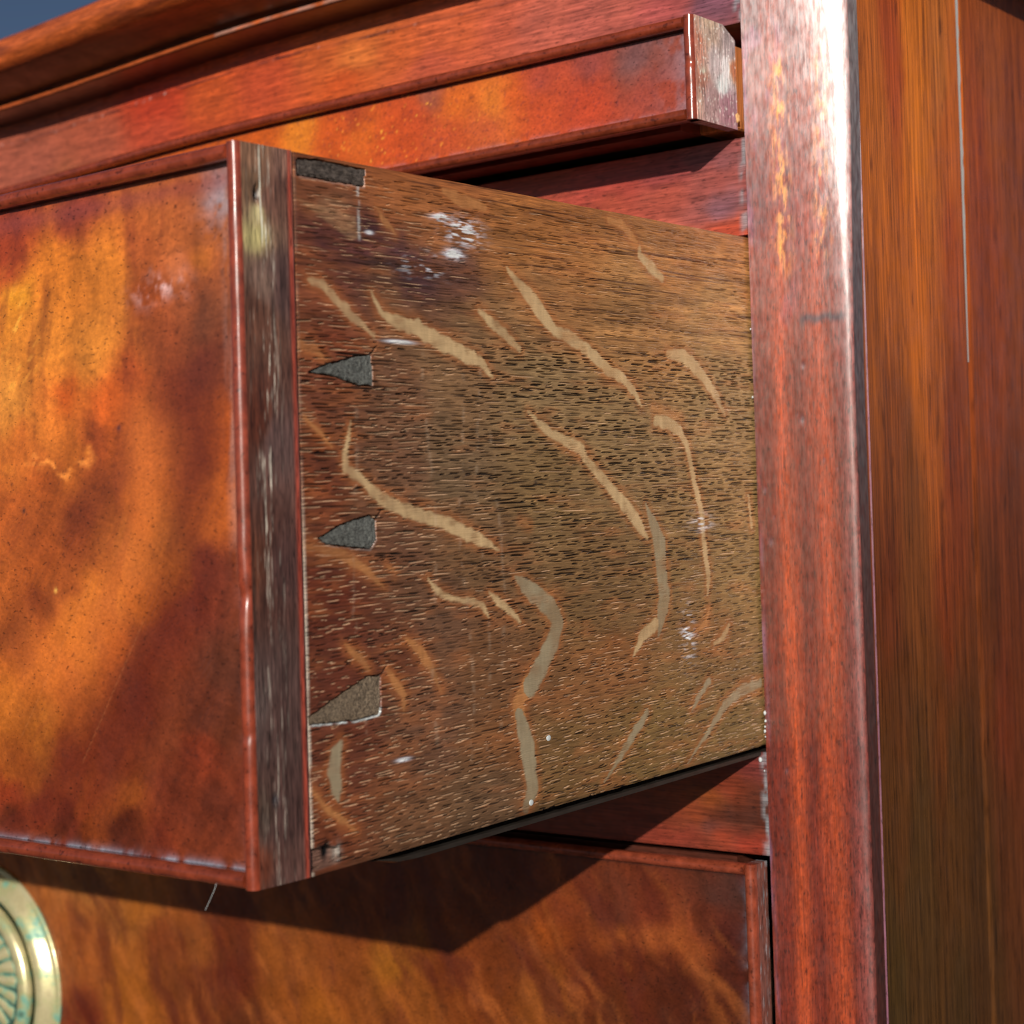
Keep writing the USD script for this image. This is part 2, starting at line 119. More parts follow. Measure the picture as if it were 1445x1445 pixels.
# ------------------------------------------------------------------ mesh helpers
def put(path, v, f, mat, cd=None, smooth=True, pore=None):
    """One Mesh prim; quads or triangles; per-vertex wood colour 'Cd' (linear) and groove mask 'pore'."""
    v = np.asarray(v, float); f = np.asarray(f, int)
    if f.shape[1] == 4:
        f = np.vstack([f[:, [0, 1, 2]], f[:, [0, 2, 3]]])
    a = np.cross(v[f[:, 1]] - v[f[:, 0]], v[f[:, 2]] - v[f[:, 0]])
    m = UsdGeom.Mesh.Define(stage, path)
    m.CreatePointsAttr(Vt.Vec3fArray.FromNumpy(v.astype(np.float32)))
    m.CreateFaceVertexCountsAttr(Vt.IntArray.FromNumpy(np.full(len(f), 3, np.int32)))
    m.CreateFaceVertexIndicesAttr(Vt.IntArray.FromNumpy(f.astype(np.int32).ravel()))
    m.CreateSubdivisionSchemeAttr('none')
    if smooth:
        n = np.zeros_like(v)
        for k in range(3):
            for c in range(3):
                n[:, c] += np.bincount(f[:, k], a[:, c], len(v))
        l = np.linalg.norm(n, axis=1, keepdims=True)
        n = np.where(l > 0, n / np.maximum(l, 1e-30), [0, 0, 1.0])
        m.CreateNormalsAttr(Vt.Vec3fArray.FromNumpy(n.astype(np.float32))); m.SetNormalsInterpolation('vertex')
    api = UsdGeom.PrimvarsAPI(m)
    if cd is not None:
        cd = np.broadcast_to(np.asarray(cd, float), v.shape)
        api.CreatePrimvar('Cd', Sdf.ValueTypeNames.Color3fArray, 'vertex').Set(Vt.Vec3fArray.FromNumpy(np.clip(cd, 0.002, 0.85).astype(np.float32)))
    if pore is not None:
        api.CreatePrimvar('pore', Sdf.ValueTypeNames.FloatArray, 'vertex').Set(Vt.FloatArray.FromNumpy(np.asarray(pore, np.float32)))
    UsdShade.MaterialBindingAPI.Apply(m.GetPrim()).Bind(mat)
    return m


def grid_faces(nv, nu, base=0, flip=False):
    i, j = np.meshgrid(np.arange(nv - 1), np.arange(nu - 1), indexing='ij')
    q = np.stack([i * nu + j, i * nu + j + 1, (i + 1) * nu + j + 1, (i + 1) * nu + j], -1).reshape(-1, 4) + base
    return q[:, ::-1] if flip else q


def slab(pts, back, cd, pore=None):
    """A front grid pts (nv, nu, 3) closed by four skirts and a back face offset by the vector back. Front normals follow u x v."""
    nv, nu = pts.shape[:2]
    V, F, K, Po = [pts.reshape(-1, 3)], [grid_faces(nv, nu)], [cd.reshape(-1, 3)], [np.zeros(nv * nu) if pore is None else pore.ravel()]
    n = nv * nu
    loops = [(pts[0], cd[0], False), (pts[-1], cd[-1], True), (pts[:, 0], cd[:, 0], True), (pts[:, -1], cd[:, -1], False)]
    for line, c, fl in loops:
        k = len(line)
        # two rows with their own vertices: crisp edge
        V += [line, line + back]; K += [c, c * 0.9]; Po += [np.zeros(2 * k)]
        q = np.stack([np.arange(k - 1), np.arange(k - 1) + k, np.arange(k - 1) + k + 1, np.arange(k - 1) + 1], -1) + n
        F.append(q[:, ::-1] if fl else q); n += 2 * k
    c4 = np.array([pts[0, 0], pts[0, -1], pts[-1, -1], pts[-1, 0]]) + back
    V.append(c4); K.append(np.array([cd[0, 0]] * 4)); Po.append(np.zeros(4)); F.append(np.array([[n + 3, n + 2, n + 1, n]]))
    return np.vstack(V), np.vstack(F), np.vstack(K), np.concatenate(Po)


def box(x0, x1, y0, y1, z0, z1):
    v = np.array([[x, y, z] for x in (x0, x1) for y in (y0, y1) for z in (z0, z1)])
    f = np.array([[0, 1, 3, 2], [4, 6, 7, 5], [0, 4, 5, 1], [2, 3, 7, 6], [0, 2, 6, 4], [1, 5, 7, 3]])
    # separate vertices per face
    V = v[f].reshape(-1, 3); F = np.arange(24).reshape(6, 4)
    return V, F


def bevel_box(x0, x1, y0, y1, z0, z1, b=0.0004):
    import manifold3d as m3
    pts = []
    for sx, x in ((1, x0), (-1, x1)):
        for sy, y in ((1, y0), (-1, y1)):
            for sz, z in ((1, z0), (-1, z1)):
                pts += [[x + sx * b, y + sy * b, z], [x + sx * b, y, z + sz * b], [x, y + sy * b, z + sz * b]]
    me = m3.Manifold.hull_points(np.array(pts)).to_mesh()
    v, f = np.array(me.vert_properties[:, :3]), np.array(me.tri_verts)
    return v[f].reshape(-1, 3), np.arange(3 * len(f)).reshape(-1, 3)


def sweep(profiles, closed_profile=True):
    """profiles (n, k, 3): consecutive cross-sections joined into a tube with end caps."""
    P = np.asarray(profiles, float); n, k = P.shape[:2]
    idx = np.arange(k + 1) % k if closed_profile else np.arange(k)
    G = P[:, idx] if closed_profile else P
    V = [G.reshape(-1, 3)]; F = [grid_faces(n, G.shape[1])]
    b = n * G.shape[1]
    for e, fl in ((0, True), (-1, False)):
        c = P[e].mean(0); V += [P[e], c[None]]
        i = np.arange(k); t = np.stack([i + b, (i + 1) % k + b, np.full(k, b + k)], -1)
        if fl: t = t[:, ::-1]
        F.append(np.column_stack([t, t[:, 2]])); b += k + 1
    return np.vstack(V), np.vstack(F)


def tri(F):
    return np.vstack([F[:, [0, 1, 2]], F[:, [0, 2, 3]]]) if F.shape[1] == 4 else F


def orient(V, F):
    """Makes the winding outward by signed volume."""
    f = tri(F); f = f[(f[:, 0] != f[:, 1]) & (f[:, 1] != f[:, 2]) & (f[:, 0] != f[:, 2])]
    vol = np.einsum('ij,ij->i', V[f[:, 0]], np.cross(V[f[:, 1]], V[f[:, 2]])).sum()
    return V, (f[:, ::-1] if vol < 0 else f)


# ------------------------------------------------------------------ colour fields
def warp2(p, amp, scale, seed):
    """Moves the 2-D points (mm) about with noise."""
    q = np.column_stack([p, np.zeros(len(p))])
    dx = fbm(q / scale + 11.3, 3, seed) - .5; dy = fbm(q / scale + 47.9, 3, seed + 9) - .5
    return p + amp * np.column_stack([dx, dy]) * 2


def tones(key, p, k, amp=4.0, scale=9.0, seed=1, stretch=(1, 1), spread=1.0):
    """Albedo at the surface points p (mm): patches of wood colour, some with sheen and shade painted in, blended softly, with wandering edges. k = how bright white paper would be there."""
    T_ = TONES[key]; w = warp2(warp2(p, amp, scale, seed), amp * .35, scale * .28, seed + 5)
    ctr = np.array([t[:2] for t in T_]); col = np.log(lin(np.array([t[2:5] for t in T_]))); r = np.array([t[5] for t in T_]) * spread
    num = np.zeros((len(p), 3)); den = np.full(len(p), 1e-12)
    for c, cl, rr in zip(ctr, col, r):
        d2 = (((w[:, 0] - c[0]) / (rr * stretch[0])) ** 2 + ((w[:, 1] - c[1]) / (rr * stretch[1])) ** 2)
        g = 1 / (.25 + d2) ** 2
        num += g[:, None] * cl; den += g
    c = np.exp(num / den[:, None])
    if key in ('mf', 'sf', 'lf'):      # figured mahogany: amber to deep red-brown
        c = c * (np.array([.72, .63, .38]) if key != 'lf' else np.array([.47, .41, .27]))  # lower drawer kept darker to deepen the shadow falling on it
    elif key in ('rail1', 'rail2', 'rail3'):
        c = c * np.array([.69, .70, .55])
    if key == 'side': c = c * np.array([.96, .90, .58])
    return c / k


def n2(p, su, sv, seed, octv=4):
    """fbm with different scales (mm) along the two axes of the surface."""
    q = np.column_stack([p[:, 0] / su, p[:, 1] / sv, np.full(len(p), .37 + seed)])
    return fbm(q, octv, seed)


def smooth01(x, a, b):
    t = np.clip((x - a) / (b - a), 0, 1)
    return t * t * (3 - 2 * t)


def mixc(a, b, t):
    t = np.clip(t, 0, 1)[..., None]
    return a * (1 - t) + np.asarray(b) * t


K_FRONT, K_SIDE, K_BEAD = 0.74, 0.50, 0.95


# ------------------------------------------------------------------ materials
def wood(name, fine, rough=0.42, lo=0.72, hi=1.22, bump=0.00004, spec=0.5, coat=0.0, coat_rough=0.2, dots=None, rvar=0.12, use_pore=False, flat=None, fibre=None):
    """fine: noise frequency per metre along x, y, z (low along the grain)."""
    N = {'g': ('geometry', {}), 'm': ('mapping', {'scale': fine}), 'n': ('noise_texture', {'scale': 1.0, 'detail': 3.0, 'roughness': .6}),
         'r': ('map_range', {'from_min': .3, 'from_max': .7, 'to_min': lo, 'to_max': hi, 'clamp': True}),
         'mix': ('vector_math', {'math_type': 'scale'}),
         'n2': ('noise_texture', {'scale': 160.0, 'detail': 3.0}), 'rr': ('map_range', {'from_min': .3, 'from_max': .7, 'to_min': rough - rvar, 'to_max': rough + rvar, 'clamp': True}),
         'b': ('bump', {'strength': 1.0, 'distance': bump}),
         'p': ('principled_bsdf', {'specular_ior_level': spec, 'coat_weight': coat, 'coat_roughness': coat_rough})}
    L = [('g.position', 'm.vector'), ('m.vector', 'n.vector'), ('n.fac', 'r.value'), ('r.result', 'mix.scale'), ('g.position', 'n2.vector'), ('n2.fac', 'rr.value'), ('rr.result', 'p.roughness'),
         ('n.fac', 'b.height'), ('b.normal', 'p.normal')]
    if flat is None:
        N['a'] = ('attribute', {'attribute': 'Cd'}); L.append(('a.color', 'mix.vector1'))
    else:
        N['mix'][1]['vector1'] = flat
    if use_pore:     # the ray flecks ('pore') are smooth: no fibre contrast there
        N.update({'ap': ('attribute', {'attribute': 'pore'}), 'mf': ('mix_float', {'b': 1.0})})
        L = [l for l in L if l[1] != 'mix.scale'] + [('ap.fac', 'mf.fac'), ('r.result', 'mf.a'), ('mf.result', 'mix.scale')]
    last = 'mix.vector'
    if dots:     # dark open pores: (frequency per metre along x, y, z), threshold, darkness
        fr, th, dk = dots
        N.update({'dm': ('mapping', {'scale': fr}), 'dn': ('noise_texture', {'scale': 1.0, 'detail': 1.0}),
                  'dr': ('map_range', {'from_min': th, 'from_max': th - .08, 'to_min': 1.0, 'to_max': dk, 'clamp': True}), 'dx': ('vector_math', {'math_type': 'scale'})})
        L += [('g.position', 'dm.vector'), ('dm.vector', 'dn.vector'), ('dn.fac', 'dr.value'), (last, 'dx.vector1'), ('dr.result', 'dx.scale')]
        last = 'dx.vector'
    L.append((last, 'p.base_color'))
    if fibre:    # polish over straight fibres: the highlight spreads across the grain (tangent, strength, roughness, anisotropy)
        tg, wgt, rg, an = fibre
        N.update({'tv': ('combine_xyz', {'x': float(tg[0]), 'y': float(tg[1]), 'z': float(tg[2])}), 'gn': ('noise_texture', {'scale': 1.0, 'detail': 3.0}), 'gm': ('mapping', {'scale': (900, 900, 260)}),
                  'gr': ('map_range', {'from_min': .35, 'from_max': .65, 'to_min': .55 * wgt, 'to_max': 1.3 * wgt, 'clamp': True}), 'gc': ('combine_xyz', {}),
                  'gl': ('glossy_bsdf', {'roughness': rg, 'anisotropy': an, 'distribution': 'ggx'}), 'ad': ('add_closure', {})})
        L += [('g.position', 'gm.vector'), ('gm.vector', 'gn.vector'), ('gn.fac', 'gr.value'), ('gr.result', 'gc.x'), ('gr.result', 'gc.y'), ('gr.result', 'gc.z'), ('gc.vector', 'gl.color'),
              ('tv.vector', 'gl.tangent'), ('b.normal', 'gl.normal'), ('p.BSDF', 'ad.closure1'), ('gl.BSDF', 'ad.closure2')]
        return usdkit.material(stage, '/World/Looks/' + name, N, L, surface='ad.closure')
    return usdkit.material(stage, '/World/Looks/' + name, N, L, surface='p.BSDF')


mahogany_flame = wood('mahogany_flame', (1100, 900, 1500), rough=.30, lo=.82, hi=1.16, bump=.00005, dots=((1000, 1500, 2000), .34, .45), coat=.5, coat_rough=.3)
mahogany_x = wood('mahogany_x', (110, 900, 2600), rough=.36, lo=.6, hi=1.35, bump=.00005, dots=((420, 1500, 3000), .38, .5), coat=.5, coat_rough=.3)
bead_wood = wood('bead_wood', (500, 900, 500), rough=.27, lo=.75, hi=1.25, bump=.00004, dots=((900, 1500, 900), .36, .5), coat=.9, coat_rough=.17)
mahogany_z = wood('mahogany_z', (2100, 900, 130), rough=.40, lo=.6, hi=1.32, bump=.00004, dots=((2400, 1500, 480), .40, .45), coat=.15, coat_rough=.3, fibre=((0, 0, 1), .13, .35, .66))
end_wood = wood('end_wood', (2500, 3000, 200), rough=.42, lo=.4, hi=1.6, bump=.00012, dots=((4000, 4000, 420), .38, .35))
side_wood = wood('side_wood', (900, 3000, 36), rough=.36, lo=.45, hi=1.55, bump=.00005, dots=((900, 2600, 90), .40, .42))
oak_wood = wood('oak_wood', (900, 200, 3600), rough=.40, lo=.62, hi=1.35, bump=.00007, use_pore=True)
pin_wood = wood('pin_wood', (2400, 1500, 2800), rough=.55, lo=.5, hi=1.5, bump=.0002, flat=(.12, .122, .11))
inner_wood = wood('inner_wood', (300, 300, 2600), rough=.7, flat=(.10, .06, .035))
wax = usdkit.material(stage, '/World/Looks/wax', {'p': ('principled_bsdf', {'base_color': (.62, .66, .66), 'roughness': .5})}, surface='p.BSDF')
old_filler = usdkit.material(stage, '/World/Looks/old_filler', {'p': ('principled_bsdf', {'base_color': (.30, .31, .31), 'roughness': .5})}, surface='p.BSDF')
dark_gap = wood('dark_gap', (800, 800, 800), rough=.8, flat=(.012, .010, .009))
brass = usdkit.material(stage, '/World/Looks/brass', {
    'g': ('geometry', {}), 'n': ('noise_texture', {'scale': 120.0, 'detail': 5.0, 'roughness': .65}), 'a': ('attribute', {'attribute': 'pore'}),
    'ad': ('math', {'math_type': 'multiply_add', 'value2': .34}),
    'c': ('rgb_ramp', {'ramp': [(0, (.88, .74, .40)), (.46, (.80, .70, .40)), (.56, (.46, .45, .22)), (.64, (.18, .38, .28)), (.74, (.06, .11, .08)), (1, (.02, .06, .05))]}),
    'mt': ('map_range', {'from_min': .50, 'from_max': .64, 'to_min': .55, 'to_max': .1, 'clamp': True}),
    'rr': ('map_range', {'from_min': .35, 'from_max': .65, 'to_min': .2, 'to_max': .45, 'clamp': True}),
    'p': ('principled_bsdf', {})},
    [('g.position', 'n.vector'), ('a.fac', 'ad.value1'), ('n.fac', 'ad.value3'), ('ad.value', 'c.fac'), ('c.color', 'p.base_color'), ('ad.value', 'mt.value'), ('mt.result', 'p.metallic'), ('n.fac', 'rr.value'), ('rr.result', 'p.roughness')], surface='p.BSDF')


# ------------------------------------------------------------------ scene-graph helpers
def thing(name, label, cat, loc=(0, 0, 0), group=None):
    x = UsdGeom.Xform.Define(stage, '/World/' + name)
    p = x.GetPrim(); p.SetCustomDataByKey('label', label); p.SetCustomDataByKey('category', cat)
    if group: p.SetCustomDataByKey('group', group)
    return '/World/' + name


USED = {}


def path(parent, name):
    k = USED.get((parent, name), -1) + 1; USED[(parent, name)] = k
    return f'{parent}/{name}' + (f'_{k:03d}' if k else '')


def part(parent, name, VF, mat, cd=None, smooth=False, label=None, pore=None):
    V, F = VF
    if isinstance(pore, str):      # dark tarnish painted in the groove for the shadow of the rim
        rr = np.hypot(V[:, 0] - HX, V[:, 2] - HZ) * 1000; pore = np.clip(1 - smooth01(rr, 29.8, 31.2), 0, 1)
    pa = path(parent, name)
    m = put(pa, V, F, mat, cd, smooth, pore)
    if label: m.GetPrim().SetCustomDataByKey('label', label)
    return pa


def face_grid(x0, x1, z0, z1, y, step):
    nu, nv = max(2, int((x1 - x0) / step) + 1), max(2, int((z1 - z0) / step) + 1)
    x, z = np.meshgrid(np.linspace(x0, x1, nu), np.linspace(z0, z1, nv))
    return np.stack([x, np.full_like(x, y), z], -1)      # normal u x v = x cross z = -y


def side_grid(y0, y1, z0, z1, x, step, stepz=None):
    nu, nv = max(2, int((y1 - y0) / step) + 1), max(2, int((z1 - z0) / (stepz or step)) + 1)
    y, z = np.meshgrid(np.linspace(y0, y1, nu), np.linspace(z0, z1, nv))
    return np.stack([np.full_like(y, x), y, z], -1)      # y cross z = +x


def coarse(fn, pts, ax, step):
    """evaluates a colour field on every step-th grid line and interpolates"""
    nv, nu = pts.shape[:2]
    iv, iu = np.unique(np.r_[0:nv:step, nv - 1]), np.unique(np.r_[0:nu:step, nu - 1])
    sub = pts[np.ix_(iv, iu)][..., ax].reshape(-1, 2) * 1000
    c = fn(sub).reshape(len(iv), len(iu), -1)
    a = np.stack([np.stack([np.interp(np.arange(nu), iu, c[i, :, k]) for i in range(len(iv))]) for k in range(c.shape[2])], -1)
    t = np.interp(np.arange(nv), iv, np.arange(len(iv))); lo = np.minimum(t.astype(int), len(iv) - 2); f = (t - lo)[:, None, None]
    return (a[lo] * (1 - f) + a[lo + 1] * f).reshape(nv * nu, -1)


def lean(V):
    V = np.array(V, float); V[..., 1] += LEAN * V[..., 2] / H * np.clip(1 + (-D + T - V[..., 1]) / .05, 0, 1)
    return V


def bead(p0, p1, across, n=60, bw=BW, bp=BP, foot=.0004, seed=0, wear=.00007):
    """A half-round cockbead from p0 to p1 (its outer edge line on the outermost plane), reaching inwards by bw along 'across' and back by foot."""
    p0, p1, across = (np.array(a, float) for a in (p0, p1, across))
    out = np.array([0, -1.0, 0]); prof = []
    r = bw / 2
    q = min(r, bp); pr = [(0, -foot)] + [(r - r * math.cos(a), bp - q + q * math.sin(a)) for a in np.linspace(0, math.pi, 13)] + [(bw, -foot)]
    rc = np.random.default_rng(seed + 900); ln = np.linalg.norm(p1 - p0); chips = [(rc.uniform(.03, .97), rc.uniform(.0008, .003) / ln, rc.uniform(.00008, .00026)) for _ in range(int(2 + ln * 30))]
    for i, t in enumerate(np.linspace(0, 1, n)):
        c = p0 + (p1 - p0) * t; chip = sum(d_ * math.exp(-((t - t_) / w_) ** 2) for t_, w_, d_ in chips)
        w = (noise(np.array([[t * np.linalg.norm(p1 - p0) * 260 + seed, seed, 1.7]]))[0] - .5) * 2 * wear
        prof.append([c + across * a + out * (b - bp + (w - min(chip, .5 * bp) if b > .3 * bp else 0)) for a, b in pr])
    return orient(*sweep(np.array(prof)))


def bead_cd(V, base, seed, k=K_BEAD, dark=.55):
    p = V * 1000
    n = fbm(p / np.array([3.0, 3.0, 3.0]) + seed, 4, seed)
    return lin(base) / k * (dark + (1.6 - dark) * n)[:, None]

# ================================================================== unseen floor, added to block light from below the horizon
gp = np.array([[-60, -60, -.30], [60, -60, -.30], [60, 60, -.30], [-60, 60, -.30]], float)
gm_ = put('/World/added_ground', gp, np.array([[0, 1, 2, 3]]), wood('added_floor', (60, 60, 60), rough=.85, flat=(.032, .031, .029)))
gm_.GetPrim().SetCustomDataByKey('kind', 'structure')

# ================================================================== the chest
chest = thing('chest_of_drawers', 'red-brown polished mahogany chest of drawers with a moulded top edge and worn stile', 'chest of drawers')

# ---- stile (front right corner post): face with a softly worn right edge
def build_stile():
    zs = np.linspace(ZBOT, ZRAIL, 900)
    xs = np.concatenate([np.linspace(G0, W - .0045, 70), W - .0045 + .0045 * np.sin(np.linspace(0, math.pi / 2, 26))[1:]])
    x, z = np.meshgrid(xs, zs)
    d = np.clip(x - (W - .0030), 0, None)
    y = .0016 * (1 - np.sqrt(np.clip(1 - (d / .0030) ** 2, 0, 1)))
    e = np.clip((x - W * .30) / (W * .70), 0, 1)
    y = y + e ** 3 * (.0003 + .0026 * smooth01(z, .085, .17))  # extra tilt toward the top, shaped to catch the highlight
    p = np.column_stack([x.ravel(), z.ravel()]) * 1000
    # slight hand-planed unevenness and dents
    y += ((n2(p, 9, 60, 3, 3) - .5) * .00025).reshape(x.shape)
    for (dx, dz, r, dep) in DENTS:
        g = np.exp(-(((p[:, 0] - dx) / r) ** 2 + ((p[:, 1] - dz) / (r * 1.5)) ** 2)).reshape(x.shape); y += dep * g * .0003
    # ribbon-striped mahogany: two lighter ribbons between darker ones, mottled
    xw = p[:, 0] + (n2(p, 9, 45, 19, 3) - .5) * 3.2 + (n2(p, 3, 12, 20, 3) - .5) * 1.2
    rib = np.exp(-((xw - 8.6) / 2.3) ** 2) * .95 + np.exp(-((xw - 18.6) / 2.8) ** 2) * .8 + np.exp(-((xw - 15.0) / 1.0) ** 2) * .18
    rib *= np.clip(.35 + 1.2 * n2(p, 5, 34, 25, 3), .3, 1.25)
    cd = mixc(lin((94, 31, 17)) / K_FRONT + 0 * p[:, :1], lin((152, 60, 24)) / K_FRONT, np.clip(rib, 0, 1))
    cd = mixc(cd, lin((105, 48, 42)) / K_FRONT, smooth01(p[:, 0], 21.5, 24) * .7)
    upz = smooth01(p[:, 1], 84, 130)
    cd = mixc(cd, lin((140, 64, 46)) / K_FRONT, upz * .45)  # pinkish sheen of the upper stile painted into the colour
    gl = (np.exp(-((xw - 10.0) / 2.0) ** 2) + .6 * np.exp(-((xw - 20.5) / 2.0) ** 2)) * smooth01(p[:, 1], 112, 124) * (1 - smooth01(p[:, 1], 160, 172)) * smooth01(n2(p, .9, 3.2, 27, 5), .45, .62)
    cd = mixc(cd, lin((245, 160, 70)) / K_FRONT, gl * .8)  # yellow glints painted on the ribbons
    bl = smooth01(n2(p, 3.5, 9, 28, 3), .55, .7) * upz * (1 - smooth01(p[:, 0], 7, 16)); cd = mixc(cd, lin((150, 85, 110)) / K_FRONT, bl * .55)  # purplish sheen painted on the upper left
    st = n2(p, 1.0, 22, 21, 4); mo = n2(p, .55, 1.0, 22, 3)
    cd *= (np.clip(.5 + 1.0 * st, .45, 1.5) * np.clip(.4 + 1.2 * mo, .45, 1.6))[:, None]
    sp = smooth01(n2(p, .5, .8, 29, 2), .62, .74); cd *= (1 - .35 * sp)[:, None]
    # dark scratch across the right half at z = 104 mm, and bluish grime by the joint
    s = np.exp(-(((p[:, 1] - 104.0 - .35 * np.sin(p[:, 0] * 1.3) - .8 * (n2(p, 2.5, 2.5, 35, 3) - .5)) / (.75 + .6 * n2(p, 1.5, 1.5, 31, 2))) ** 2)) * smooth01(p[:, 0], 13.0, 14.5) * (1 - smooth01(p[:, 0], 24, 26.0))
    cd = mixc(cd, lin((52, 34, 44)) / K_FRONT, s * .95)
    gr = (1 - smooth01(p[:, 0], .6, 2.4)) * smooth01(n2(p, 2, 14, 33, 3), .45, .65)
    cd = mixc(cd, lin((120, 90, 115)) / K_FRONT, gr * .6)
    for (dx, dz, r, dep) in DENTS:
        g = np.exp(-(((p[:, 0] - dx) / r) ** 2 + ((p[:, 1] - dz) / (r * 1.5)) ** 2) * 1.5); cd = mixc(cd, lin((85, 62, 72)) / K_FRONT, g * .6)
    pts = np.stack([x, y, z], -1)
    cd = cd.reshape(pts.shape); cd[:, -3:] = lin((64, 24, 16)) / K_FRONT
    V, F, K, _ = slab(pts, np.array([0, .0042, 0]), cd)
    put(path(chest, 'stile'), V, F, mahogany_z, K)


build_stile()
part(chest, 'stile', bevel_box(LEFT, LEFT + .029, 0, .03, ZBOT, ZRAIL), mahogany_z, lin((120, 50, 35)) / K_FRONT, label='far left stile')


# ---- rails
def rail(key, z0, z1, x0=LEFT + .03, step=.0006, y=.0004, seed=0, seam=None, xfine=LEFT + .0296, lip=None):
    pts = face_grid(xfine, G0 - .0003, z0, z1, y, step)
    if key == 'rail1':
        pts[..., 1] += curve(pts[..., 0])
    p = pts[..., [0, 2]].reshape(-1, 2) * 1000
    cd = coarse(lambda q: tones(key, q, K_FRONT, amp=3, scale=10, seed=seed + 3, stretch=(1.6, .8), spread=1.3), pts, [0, 2], 2)
    st = n2(p, 16, .7, seed + 40, 4); mo = n2(p, 2.2, 1.0, seed + 41, 3)
    cd *= (np.clip(.5 + st, .5, 1.5) * np.clip(.7 + .6 * mo, .6, 1.5))[:, None]
    dy = ((n2(p, 14, 3, seed + 50, 3) - .5) * .00012).reshape(pts.shape[:2])
    if seam:
        zsm = seam(p[:, 0]); g = np.exp(-((p[:, 1] - zsm) / .26) ** 2) * smooth01(n2(p, 9, 9, 61, 3), .3, .5)
        cd = mixc(cd, lin((60, 30, 30)) / K_FRONT, g * .85); dy += (g * .0002).reshape(dy.shape)
        fl = np.exp(-((p[:, 1] - zsm - .1) / .3) ** 2) * smooth01(n2(p, 1.6, 1.0, 62, 2), .66, .76)
        cd = mixc(cd, lin((190, 150, 140)) / K_FRONT, fl * .7)
    if lip:   # a separate facing strip along the rail's lower edge
        g = np.exp(-((p[:, 1] - lip) / .14) ** 2); cd = mixc(cd, lin((120, 90, 105)) / K_FRONT, g * .7)
        dy += np.where(p[:, 1] < lip, -.00025, 0).reshape(dy.shape)
    gr = smooth01(p[:, 0], -2.2, -.4) * smooth01(n2(p, 1.2, 3, 71 + seed, 3), .38, .6)
    cd = mixc(cd, lin((135, 145, 150)) / K_FRONT, gr * .6)
    pts[..., 1] += dy
    V, F, K, _ = slab(pts, np.array([0, .03, 0]), cd.reshape(pts.shape))
    put(path(chest, 'rail'), V, F, mahogany_x, K)
    return V


def curve(x):
    return .0124 * np.sin(math.pi * np.clip((-.13 - np.asarray(x, float)) / .36, 0, 1)) ** 2


rail('rail1', .1762, ZRAIL + .002, seed=1, seam=lambda x: 195.9 + .6 * np.sin((x + 20) * .03), y=.0003)
rail('rail2', .1256, .1488, seed=2, y=.0004, lip=130.7)
rail('rail3', -.0226, .0021, seed=3, y=.0006)
part(chest, 'rail', bevel_box(LEFT + .03, G0 - .0003, .0006, .03, -.198, -.178), mahogany_x, lin((120, 50, 35)) / K_FRONT)
# dust boards between the drawers, runners, back and bottom
for z in (.137, -.010):
    part(chest, 'dust_board', box(LEFT + .02, W - .022, .0312, DEPTH - .013, z - .004, z + .004), inner_wood)
part(chest, 'bottom_board', box(LEFT + .02, W - .022, .0312, DEPTH - .013, ZBOT + .001, ZBOT + .010), inner_wood)
part(chest, 'back_board', box(LEFT + .02, W - .022, DEPTH - .0125, DEPTH - .002, ZBOT + .001, ZRAIL - .001), inner_wood)
part(chest, 'drawer_runner', box(-.013, W - .022, .0312, DEPTH - .014, -.0055, .0012), inner_wood)


# ---- right side: two boards with an open joint between them
JY = .0655


def side_board(y0, y1, step, stepz, seed):
    pts = side_grid(y0, y1, ZBOT, ZRAIL, W - .0004, step, stepz)
    p = pts[..., [1, 2]].reshape(-1, 2) * 1000
    cd = coarse(lambda q: tones('side', q, K_SIDE, amp=4, scale=14, seed=seed, stretch=(.7, 3.0), spread=1.2), pts, [1, 2], 3)  # these tones darken downward: shade put into the board colour
    st = .6 * n2(p, .45, 45, seed + 4, 4) + .4 * n2(p, 1.6, 90, seed + 8, 4); s2 = n2(p, 5, 160, seed + 5, 3)
    cd *= (np.clip(.3 + 1.4 * st, .45, 1.65) * np.clip(.84 + .32 * s2, .7, 1.3))[:, None]
    cd = mixc(cd, lin((70, 26, 16)) / K_SIDE, (1 - smooth01(p[:, 0], 6.4, 8.2)) * (y0 < .01) * .8)
    dk = smooth01(n2(p, 1.6, 10, seed + 6, 3), .68, .8); cd *= (1 - .55 * dk)[:, None]
    pts[..., 0] += ((st - .5) * .00006).reshape(pts.shape[:2])
    pts[..., 0] -= .0006 * np.exp(-((pts[..., 1] - y0) / .0004) ** 2) + .0006 * np.exp(-((pts[..., 1] - y1) / .0004) ** 2)
    V, F, K, _ = slab(pts, np.array([-.02, 0, 0]), cd.reshape(pts.shape))
    put(path(chest, 'side_board'), V, F, side_wood, K)


side_board(.0063, JY - .0003, .0003, .0009, 81)
part(chest, 'stile_core', box(G0, W - .0009, .0064, .03, ZBOT + .001, ZRAIL), inner_wood)
side_board(JY + .0003, DEPTH, .0012, .0009, 91)
